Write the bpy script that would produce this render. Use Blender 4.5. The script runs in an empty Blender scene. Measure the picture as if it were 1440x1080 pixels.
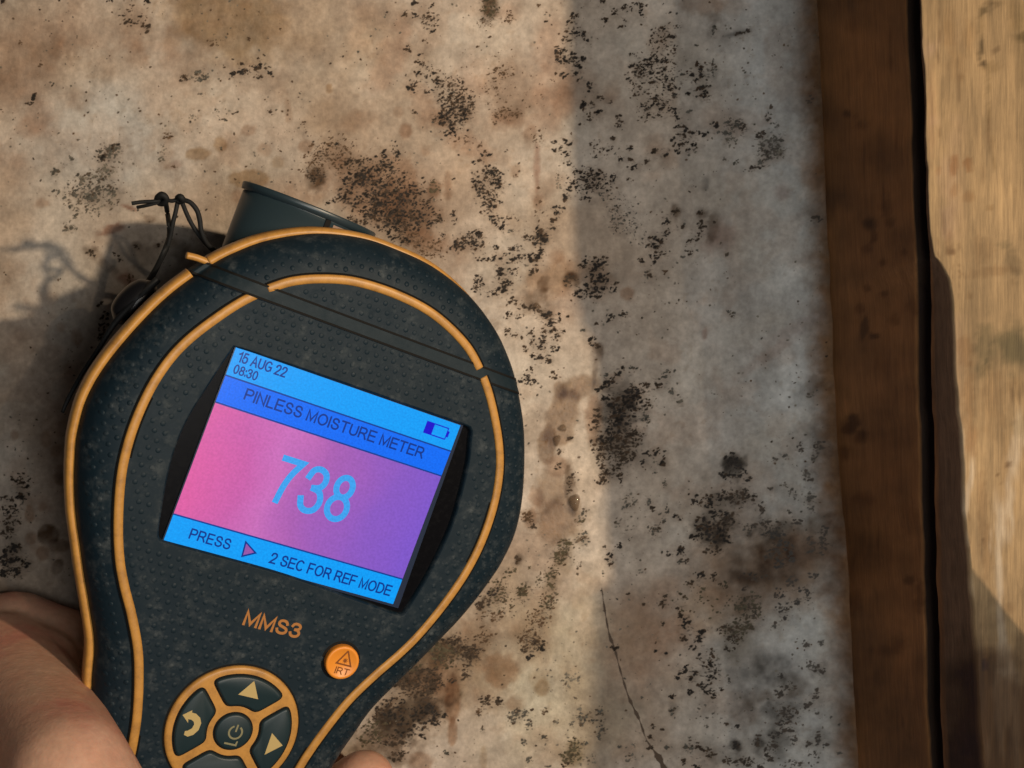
import bpy, bmesh, math, random
import numpy as np
from mathutils import Matrix, Vector

SC = bpy.context.scene
COL = SC.collection
random.seed(7)
RNG = np.random.default_rng(11)
MM = 0.001
# ------------------------------------------------------------------ frame of reference
# all sizes in millimetres: X right, Y up, H out of the wall towards the camera (Blender -Y)
F, K = 1800.0, 0.15
D = F * K                                    # camera stands 270 mm off the wall

def B(x, y, h):                              # mm -> blender
    return (x * MM, -h * MM, y * MM)

def W(u, v, h=0.0):                          # point of the place seen at (u, v) of the 1440x1080 photo, h mm off the wall
    s = K * (D - h) / D
    return ((u - 720) * s, (540 - v) * s, h)

# ------------------------------------------------------------------ camera
cam = bpy.data.objects.new('camera', bpy.data.cameras.new('camera'))
COL.objects.link(cam)
cam.location = B(0, 0, D)
cam.rotation_euler = (math.radians(90), 0, 0)
cam.data.sensor_width = 36
cam.data.lens = 36 * F / 1440
cam.data.clip_start = 0.01
cam.data.clip_end = 50
cam.data.dof.use_dof = True
cam.data.dof.focus_distance = 0.226
cam.data.dof.aperture_fstop = 36
SC.camera = cam
# ------------------------------------------------------------------ world and lamps
world = bpy.data.worlds.new('World'); SC.world = world; world.use_nodes = True
bg = world.node_tree.nodes['Background']
bg.inputs[0].default_value = (0.92, 0.98, 1.0, 1); bg.inputs[1].default_value = 0.016

def lamp(name, kind, loc, target, power, color, **kw):
    l = bpy.data.lights.new(name, kind); o = bpy.data.objects.new(name, l); COL.objects.link(o)
    o.location = B(*loc)
    d = Vector(B(*target)) - Vector(B(*loc))
    o.rotation_euler = d.to_track_quat('-Z', 'Y').to_euler()
    l.energy = power; l.color = color
    for k, v in kw.items(): setattr(l, k, v)
    return o
lamp('work_lamp', 'SPOT', (810, 130, 900), (6, 60, 20), 51, (1.0, 0.80, 0.57), spot_size=math.radians(23), spot_blend=1.0, shadow_soft_size=0.019)
lamp('second_lamp', 'SPOT', (545, 90, 980), (20, 20, 20), 3.6, (1.0, 0.84, 0.66), spot_size=math.radians(40), spot_blend=0.8, shadow_soft_size=0.008)
lamp('fill_lamp', 'AREA', (78, -40, 330), (60, -10, 0), 0.42, (0.97, 0.98, 0.97), shape='DISK', size=0.12)  # added fill lamp that lifts the shaded paper, no seen source
SC.view_settings.view_transform = 'Standard'; SC.view_settings.look = 'None'
SC.view_settings.exposure = 0.0; SC.view_settings.gamma = 1.0
SC.render.engine = 'CYCLES'

# ------------------------------------------------------------------ helpers
def tag(o, label=None, cat=None, group=None, kind=None):
    for k, v in (('label', label), ('category', cat), ('group', group), ('kind', kind)):
        if v: o[k] = v
    return o

def link(name, me, mat=None, parent=None, smooth=True):
    o = bpy.data.objects.new(name, me); COL.objects.link(o)
    if mat: me.materials.append(mat)
    if smooth and len(me.polygons): me.polygons.foreach_set('use_smooth', [True] * len(me.polygons))
    if parent: o.parent = parent
    return o

def mesh(name, verts, faces, mat=None, parent=None, smooth=True, world_mm=False):
    """verts in mm; world_mm: (x, y, h) of the place, otherwise local to the parent"""
    v = np.asarray(verts, float)
    if world_mm: v = np.c_[v[:, 0], -v[:, 2], v[:, 1]]
    me = bpy.data.meshes.new(name); me.from_pydata((v * MM).tolist(), [], [list(f) for f in faces])
    me.update()
    return link(name, me, mat, parent, smooth)

def fix_normals(o):
    bm = bmesh.new(); bm.from_mesh(o.data)
    bmesh.ops.recalc_face_normals(bm, faces=bm.faces); bm.to_mesh(o.data); bm.free()
    return o

def catmull(p, n, closed=False):
    p = np.asarray(p, float); m = len(p)
    if closed: q = np.vstack([p[-1], p, p[0], p[1]]); seg = m
    else: q = np.vstack([2 * p[0] - p[1], p, 2 * p[-1] - p[-2]]); seg = m - 1
    out = []
    for i in range(seg):
        a, b, c, d = q[i:i + 4]
        t = np.linspace(0, 1, 16, endpoint=False)[:, None]
        out.append(0.5 * (2 * b + (c - a) * t + (2 * a - 5 * b + 4 * c - d) * t**2 + (3 * b - a - 3 * c + d) * t**3))
    out = np.vstack(out)
    out = np.vstack([out, out[0] if closed else p[-1]])
    L = np.r_[0, np.cumsum(np.linalg.norm(np.diff(out, axis=0), axis=1))]
    t = np.linspace(0, L[-1], n, endpoint=not closed)
    return np.c_[tuple(np.interp(t, L, out[:, k]) for k in range(p.shape[1]))]

def tube(name, pts, r, mat, parent=None, n=10, seg=None, world_mm=False, flat=1.0):
    """round cord through 3-D points; r a number or one per point"""
    pts = np.asarray(pts, float); seg = seg or max(8, 8 * len(pts))
    rr = np.full(len(pts), r, float) if np.isscalar(r) else np.asarray(r, float)
    c = catmull(np.c_[pts, rr], seg); P, rad = c[:, :3], c[:, 3]
    T = np.gradient(P, axis=0); T /= np.linalg.norm(T, axis=1)[:, None] + 1e-9
    up = np.array([0, 0, 1.0]); V, Fa = [], []
    for i in range(seg):
        a = np.cross(T[i], up); a /= np.linalg.norm(a) + 1e-9; b = np.cross(a, T[i])
        for k in range(n):
            th = 2 * math.pi * k / n
            V.append(P[i] + rad[i] * (math.cos(th) * a + flat * math.sin(th) * b))
    for i in range(seg - 1):
        for k in range(n):
            Fa.append((i * n + k, i * n + (k + 1) % n, (i + 1) * n + (k + 1) % n, (i + 1) * n + k))
    Fa.append(tuple(range(n))[::-1]); Fa.append(tuple(range((seg - 1) * n, seg * n)))
    return fix_normals(mesh(name, V, Fa, mat, parent, True, world_mm))

# hashed value noise on arrays
def vnoise(x, y, seed):
    xi, yi = np.floor(x).astype(np.int64), np.floor(y).astype(np.int64)
    fx, fy = x - xi, y - yi
    fx = fx * fx * (3 - 2 * fx); fy = fy * fy * (3 - 2 * fy)
    def h(a, b):
        n = (a * 374761393 + b * 668265263 + seed * 1274126177) & 0xFFFFFFFF
        n = ((n ^ (n >> 13)) * 1274126177) & 0xFFFFFFFF
        return ((n ^ (n >> 16)) & 0xFFFF) / 65535.0
    return (h(xi, yi) * (1 - fx) + h(xi + 1, yi) * fx) * (1 - fy) + (h(xi, yi + 1) * (1 - fx) + h(xi + 1, yi + 1) * fx) * fy
def fbm(x, y, scale, seed, octv=4):
    x = np.asarray(x, float) / scale; y = np.asarray(y, float) / scale
    s, a, t = 0, 1.0, 0
    for k in range(octv):
        s = s + a * vnoise(x, y, seed + k * 17); t += a; a *= 0.55; x = x * 2.03 + 3.1; y = y * 2.03 + 7.7
    return s / t * 2 - 1
def sstep(a, b, x):
    t = np.clip((x - a) / (b - a), 0, 1); return t * t * (3 - 2 * t)

# ------------------------------------------------------------------ materials
def mat(name, color=(0.5, 0.5, 0.5), rough=0.6, spec=0.5, **kw):
    m = bpy.data.materials.new(name); m.use_nodes = True
    b = m.node_tree.nodes['Principled BSDF']
    b.inputs['Base Color'].default_value = (*color, 1); b.inputs['Roughness'].default_value = rough
    b.inputs['Specular IOR Level'].default_value = spec
    for k, v in kw.items(): b.inputs[k].default_value = v
    return m
class NT:
    def __init__(s, m): s.t = m.node_tree; s.b = s.t.nodes['Principled BSDF']
    def n(s, typ, **kw):
        x = s.t.nodes.new(typ)
        for k, v in kw.items():
            if k in x.inputs: x.inputs[k].default_value = v
            else: setattr(x, k, v)
        return x
    def l(s, a, b): s.t.links.new(a, b)
    def noise(s, scale, detail=4, rough=0.6, vec=None):
        x = s.n('ShaderNodeTexNoise'); x.inputs['Scale'].default_value = scale
        x.inputs['Detail'].default_value = detail; x.inputs['Roughness'].default_value = rough
        if vec: s.l(vec, x.inputs['Vector'])
        return x
    def ramp(s, fac, stops):
        r = s.n('ShaderNodeValToRGB'); e = r.color_ramp.elements
        e[0].position, e[0].color = stops[0]; e[1].position, e[1].color = stops[1]
        for p, c in stops[2:]:
            k = e.new(p); k.color = c
        s.l(fac, r.inputs[0]); return r
    def mix(s, fac, a, b, mode='MIX'):
        x = s.n('ShaderNodeMix', data_type='RGBA', blend_type=mode)
        for i, v in ((0, fac), (6, a), (7, b)):
            if hasattr(v, 'is_output'): s.l(v, x.inputs[i])
            else: x.inputs[i].default_value = v
        return x.outputs[2]
    def bump(s, h, strength, dist):
        x = s.n('ShaderNodeBump'); x.inputs['Strength'].default_value = strength; x.inputs['Distance'].default_value = dist
        s.l(h, x.inputs['Height']); s.l(x.outputs[0], s.b.inputs['Normal']); return x
G = lambda v: (v, v, v, 1)

def attr_material(name, attr, rough, fibre, bumpd, wet=None, grain=(1, 1, 1), gscale=900.0):
    m = mat(name, rough=rough, spec=0.3); t = NT(m)
    a = t.n('ShaderNodeAttribute', attribute_name=attr)
    tc = t.n('ShaderNodeTexCoord'); mp = t.n('ShaderNodeMapping'); mp.inputs['Scale'].default_value = grain
    t.l(tc.outputs['Object'], mp.inputs['Vector'])
    n1 = t.noise(gscale, 5, 0.7, mp.outputs[0]); n2 = t.noise(gscale * 0.22, 4, 0.6, mp.outputs[0])
    r1 = t.ramp(n1.outputs[0], [(0.28, G(1 - fibre)), (0.72, G(1 + fibre * 0.55))])
    r2 = t.ramp(n2.outputs[0], [(0.3, G(1 - fibre * 0.6)), (0.7, G(1 + fibre * 0.4))])
    c = t.mix(1.0, a.outputs['Color'], r1.outputs[0], 'MULTIPLY'); c = t.mix(1.0, c, r2.outputs[0], 'MULTIPLY')
    if wet:                                                              # fine fuzzy spore dust between the raised colonies
        sp = t.n('ShaderNodeAttribute', attribute_name='spore')
        ms = t.n('ShaderNodeMapping'); ms.inputs['Scale'].default_value = (0.72, 1, 1.35); ms.inputs['Rotation'].default_value = (0, math.radians(24), 0)
        t.l(tc.outputs['Object'], ms.inputs['Vector'])
        ns = t.noise(1500, 3, 0.55, ms.outputs[0])
        a1 = t.n('ShaderNodeMath', operation='MULTIPLY_ADD'); t.l(sp.outputs['Fac'], a1.inputs[0]); a1.inputs[1].default_value = 0.15; t.l(ns.outputs[0], a1.inputs[2])
        r4 = t.ramp(a1.outputs[0], [(0.63, G(0)), (0.73, G(1))])
        mk = t.n('ShaderNodeMath', operation='MULTIPLY', use_clamp=True); t.l(r4.outputs[0], mk.inputs[0])
        gt = t.n('ShaderNodeMapRange'); gt.inputs[1].default_value = 0.02; gt.inputs[2].default_value = 0.35; gt.inputs[4].default_value = 0.85; t.l(sp.outputs['Fac'], gt.inputs[0]); t.l(gt.outputs[0], mk.inputs[1])
        c = t.mix(mk.outputs[0], c, (0.045, 0.034, 0.026, 1))
    if grain[2] < 1:
        m3 = t.n('ShaderNodeMapping'); m3.inputs['Scale'].default_value = (1, 1, 0.025); t.l(tc.outputs['Object'], m3.inputs['Vector'])
        n3 = t.noise(3800, 4, 0.7, m3.outputs[0]); r3 = t.ramp(n3.outputs[0], [(0.32, G(0.76)), (0.62, G(1.07))])
        c = t.mix(1.0, c, r3.outputs[0], 'MULTIPLY')
    t.l(c, t.b.inputs['Base Color'])
    if wet:
        w = t.n('ShaderNodeAttribute', attribute_name=wet)
        mr = t.n('ShaderNodeMapRange'); mr.inputs[3].default_value = rough; mr.inputs[4].default_value = 0.28
        t.l(w.outputs['Fac'], mr.inputs[0]); t.l(mr.outputs[0], t.b.inputs['Roughness'])
    t.bump(n1.outputs[0], 0.5, bumpd)
    return m
M_wall = attr_material('stained_paper', 'stain', 0.85, 0.24, 0.0003, 'wet')
M_wood = attr_material('rough_timber', 'stain', 0.75, 0.24, 0.0002, None, (1, 1, 0.09), 1500.0)

def rubber_material(name, col, dust):
    m = mat(name, col, 0.52, 0.17); t = NT(m)
    tc = t.n('ShaderNodeTexCoord')
    n = t.noise(420, 6, 0.72, tc.outputs['Object']); n2 = t.noise(170, 5, 0.7, tc.outputs['Object'])
    r = t.ramp(n.outputs[0], [(0.47, G(0)), (0.72, G(1))]); r2 = t.ramp(n2.outputs[0], [(0.42, G(0)), (0.72, G(1))])
    mm = t.n('ShaderNodeMath', operation='MULTIPLY'); t.l(r.outputs[0], mm.inputs[0]); t.l(r2.outputs[0], mm.inputs[1])
    c = t.mix(mm.outputs[0], (*col, 1), (*dust, 1))
    t.l(c, t.b.inputs['Base Color'])
    rr = t.ramp(n.outputs[0], [(0.3, G(0.46)), (0.7, G(0.7))]); t.l(rr.outputs[0], t.b.inputs['Roughness'])
    t.bump(n.outputs[0], 0.25, 0.0001)
    return m
M_body = rubber_material('grey_rubber', (0.0055, 0.0140, 0.0215), (0.08, 0.09, 0.092))
M_bump = rubber_material('grey_rubber_bump', (0.0070, 0.0160, 0.0235), (0.10, 0.110, 0.112))
M_key = mat('key_rubber', (0.010, 0.024, 0.029), 0.45, 0.4)
M_black = mat('black_plastic', (0.006, 0.006, 0.007), 0.35, 0.5)
M_groove = mat('dark_gap', (0.006, 0.005, 0.004), 0.8, 0.2)
M_barrel = mat('grey_plastic', (0.018, 0.031, 0.038), 0.36, 0.45)
M_band = rubber_material('grey_band', (0.0085, 0.0175, 0.0235), (0.04, 0.05, 0.055))
def orange_material():
    m = mat('orange_rubber', (0.62, 0.28, 0.055), 0.42, 0.4); t = NT(m)
    tc = t.n('ShaderNodeTexCoord'); n = t.noise(330, 8, 0.78, tc.outputs['Object'])
    r = t.ramp(n.outputs[0], [(0.30, (0.30, 0.145, 0.038, 1)), (0.55, (0.48, 0.235, 0.052, 1)), (0.8, (0.54, 0.275, 0.07, 1))])
    t.l(r.outputs[0], t.b.inputs['Base Color']); t.bump(n.outputs[0], 0.2, 0.0001); return m
M_orange = orange_material()
M_orange_key = mat('orange_key', (0.75, 0.26, 0.03), 0.4, 0.4)
M_print = mat('orange_print', (0.36, 0.15, 0.04), 0.6, 0.2)
M_icon = mat('yellow_print', (0.46, 0.34, 0.14), 0.6, 0.2)
M_icon_dim = mat('dim_print', (0.22, 0.20, 0.11), 0.6, 0.2)
M_brownprint = mat('brown_print', (0.20, 0.06, 0.012), 0.6, 0.2)
def bezel_material():
    m = mat('dusty_bezel', (0.003, 0.003, 0.004), 0.3, 0.07); t = NT(m)
    tc = t.n('ShaderNodeTexCoord'); n = t.noise(900, 6, 0.75, tc.outputs['Object'])
    r = t.ramp(n.outputs[0], [(0.78, (0.003, 0.003, 0.004, 1)), (0.96, (0.05, 0.047, 0.042, 1))])
    t.l(r.outputs[0], t.b.inputs['Base Color'])
    rr = t.ramp(n.outputs[0], [(0.5, G(0.30)), (0.9, G(0.6))]); t.l(rr.outputs[0], t.b.inputs['Roughness']); return m
M_bezel = bezel_material()
def lit(name, col, st=1.0):
    m = mat(name, (0.0, 0.0, 0.0), 0.25, 0.3); t = NT(m); b = t.b
    b.inputs['Emission Color'].default_value = (*col, 1); b.inputs['Emission Strength'].default_value = st
    tc = t.n('ShaderNodeTexCoord'); n = t.noise(2600, 2, 0.5, tc.outputs['Object'])
    r = t.ramp(n.outputs[0], [(0.3, tuple(c * 0.86 for c in col) + (1,)), (0.7, tuple(min(1, c * 1.08) for c in col) + (1,))])
    t.l(r.outputs[0], b.inputs['Emission Color'])
    return m
M_cyan = lit('screen_cyan', (0.004, 0.35, 1.0))
M_blue = lit('screen_blue', (0.004, 0.155, 0.95))
M_navy = lit('screen_navy', (0.004, 0.038, 0.27))
M_navy2 = lit('screen_navy_line', (0.006, 0.05, 0.30))
M_batt = lit('screen_battery', (0.01, 0.004, 0.62))
M_digit = lit('screen_digit', (0.05, 0.37, 0.88))
M_pinktri = lit('screen_pink', (0.32, 0.10, 0.40))
def pink_material():
    m = mat('screen_pink_field', (0, 0, 0), 0.25, 0.3); t = NT(m)
    tc = t.n('ShaderNodeTexCoord'); s = t.n('ShaderNodeSeparateXYZ'); t.l(tc.outputs['Object'], s.inputs[0])
    mr = t.n('ShaderNodeMapRange'); mr.inputs[1].default_value = -0.0225; mr.inputs[2].default_value = 0.0225
    n = t.noise(2200, 2, 0.5, tc.outputs['Object'])
    n3 = t.noise(55, 2, 0.5, tc.outputs['Object'])
    t.l(s.outputs[0], mr.inputs[0])
    ad = t.n('ShaderNodeMath', operation='MULTIPLY_ADD'); t.l(n3.outputs[0], ad.inputs[0]); ad.inputs[1].default_value = 0.30; t.l(mr.outputs[0], ad.inputs[2])
    sb = t.n('ShaderNodeMath', operation='SUBTRACT'); t.l(ad.outputs[0], sb.inputs[0]); sb.inputs[1].default_value = 0.15
    r = t.ramp(sb.outputs[0], [(0.0, (0.74, 0.12, 0.38, 1)), (1.0, (0.22, 0.10, 0.60, 1)), (0.20, (0.60, 0.12, 0.41, 1)), (0.34, (0.60, 0.16, 0.50, 1)), (0.48, (0.42, 0.12, 0.46, 1)), (0.8, (0.26, 0.105, 0.55, 1))])  # paler stop left of centre paints a glare sheen into the glow
    r2 = t.ramp(n.outputs[0], [(0.3, G(0.9)), (0.7, G(1.05))])
    c = t.mix(1.0, r.outputs[0], r2.outputs[0], 'MULTIPLY')
    t.l(c, t.b.inputs['Emission Color']); t.b.inputs['Emission Strength'].default_value = 1.0
    return m
M_pink = pink_material()
M_cord = mat('black_cord', (0.008, 0.008, 0.008), 0.7, 0.3)
M_toggle = mat('glossy_black', (0.005, 0.005, 0.006), 0.34, 0.35)
M_glass = mat('screen_edge', (0.02, 0.03, 0.06), 0.2, 0.5)
M_water = mat('water', (0.16, 0.10, 0.055), 0.04, 0.6, **{'Alpha': 0.45, 'IOR': 1.33, 'Coat Weight': 1.0, 'Coat Roughness': 0.02})
def skin_material():
    m = mat('skin', (0.50, 0.30, 0.22), 0.5, 0.4); t = NT(m)
    tc = t.n('ShaderNodeTexCoord')
    n = t.noise(70, 5, 0.65, tc.outputs['Object'])
    r = t.ramp(n.outputs[0], [(0.36, (0.54, 0.225, 0.155, 1)), (0.5, (0.55, 0.290, 0.190, 1)), (0.72, (0.57, 0.350, 0.235, 1))])
    n2 = t.noise(600, 4, 0.6, tc.outputs['Object']); r2 = t.ramp(n2.outputs[0], [(0.3, G(0.88)), (0.7, G(1.06))])
    v = t.n('ShaderNodeTexVoronoi', feature='DISTANCE_TO_EDGE'); v.inputs['Scale'].default_value = 950
    mp = t.n('ShaderNodeMapping'); mp.inputs['Scale'].default_value = (1, 1, 0.6); mp.inputs['Rotation'].default_value = (0, 0.6, 0)
    t.l(tc.outputs['Object'], mp.inputs[0]); t.l(mp.outputs[0], v.inputs['Vector'])
    t.l(t.mix(1.0, r.outputs[0], r2.outputs[0], 'MULTIPLY'), t.b.inputs['Base Color'])
    t.b.inputs['Subsurface Weight'].default_value = 0.18; t.b.inputs['Subsurface Radius'].default_value = (0.0022, 0.0009, 0.0005); t.b.inputs['Subsurface Scale'].default_value = 1.0
    cr = t.noise(260, 4, 0.6); mc_ = t.n('ShaderNodeMapping'); mc_.inputs['Scale'].default_value = (0.35, 1, 1.5); mc_.inputs['Rotation'].default_value = (0, 0.9, 0)
    t.l(tc.outputs['Object'], mc_.inputs[0]); t.l(mc_.outputs[0], cr.inputs['Vector'])
    ad = t.n('ShaderNodeMath', operation='MULTIPLY_ADD'); t.l(cr.outputs[0], ad.inputs[0]); ad.inputs[1].default_value = 2.2; t.l(v.outputs['Distance'], ad.inputs[2])
    t.bump(ad.outputs[0], 0.3, 0.00018)
    return m
M_skin = skin_material()
M_nail = mat('nail', (0.42, 0.26, 0.20), 0.32, 0.5)

# ------------------------------------------------------------------ the wall: one sheet of old lining paper, stains and some painted light stored as colour on the mesh
BASE_V, BASE_U = [-4000, 0, 300, 540, 800, 1080, 5000], [1143, 1143, 1158, 1168, 1186, 1202, 1202]
def wall_h(u, v):                                                        # the paper turns up a little against the timber
    u, v = np.asarray(u, float), np.asarray(v, float)
    curl = 2.9 * np.clip((u - np.interp(v, BASE_V, BASE_U) + 36 + 8 * fbm(v, v * 0, 70, 9, 2)) / 38, 0, 1) ** 2.1
    return curl + 0.45 * fbm(u, v, 260, 3, 3) + 0.11 * fbm(u, v, 34, 5, 3) + 0.03 * fbm(u, v, 11, 6, 2)
us = np.concatenate([np.linspace(-5200, -90, 24), np.arange(-60, 1262, 2.6), np.linspace(1290, 5600, 24)])
vs = np.concatenate([np.linspace(-4000, -90, 20), np.arange(-60, 1142, 2.6), np.linspace(1170, 5000, 20)])
U, V = np.meshgrid(us, vs)
wc = np.empty(U.shape + (3,))
n_big, n_mid, n_fin = fbm(U, V, 170, 21), fbm(U, V, 48, 33), fbm(U, V, 12, 41, 3)
base = np.array([0.50, 0.415, 0.335])
wc[:] = base
wc *= (1 + 0.10 * n_mid + 0.07 * n_fin)[..., None]
greyed = sstep(900, 1120, U + 40 * n_mid)[..., None]                    # greyer paper beside the timber
wc = wc * (1 - greyed) + (np.array([0.43, 0.415, 0.385]) * (1 + 0.09 * n_mid + 0.05 * n_fin)[..., None]) * greyed
wc *= 1 - (0.22 * sstep(0.0, 0.5, n_big))[..., None] * np.array([0.75, 1.0, 1.25])
pale = sstep(0.05, 0.45, fbm(U, V, 90, 77))[..., None]
wc = wc * (1 - 0.25 * pale) + np.array([0.54, 0.50, 0.43]) * 0.25 * pale
m1 = fbm(U, V, 75, 301, 5); m2 = fbm(U, V, 30, 311, 4)
wc *= 1 + 0.30 * m1[..., None] * np.array([0.85, 1.0, 1.15]) + 0.20 * m2[..., None] + 0.13 * fbm(U, V, 13, 341, 3)[..., None] + 0.09 * fbm(U, V, 6, 351, 2)[..., None]
film = (sstep(0.08, 0.40, fbm(U, V, 55, 321, 5)) * 0.30)[..., None]
wc = wc * (1 - film + film * np.array([0.72, 0.55, 0.44]))
fleck = (sstep(0.30, 0.55, fbm(U, V, 9, 331, 3)) * sstep(-0.1, 0.3, m1) * 0.35)[..., None]
wc = wc * (1 - fleck + fleck * np.array([0.62, 0.52, 0.42]))
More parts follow.
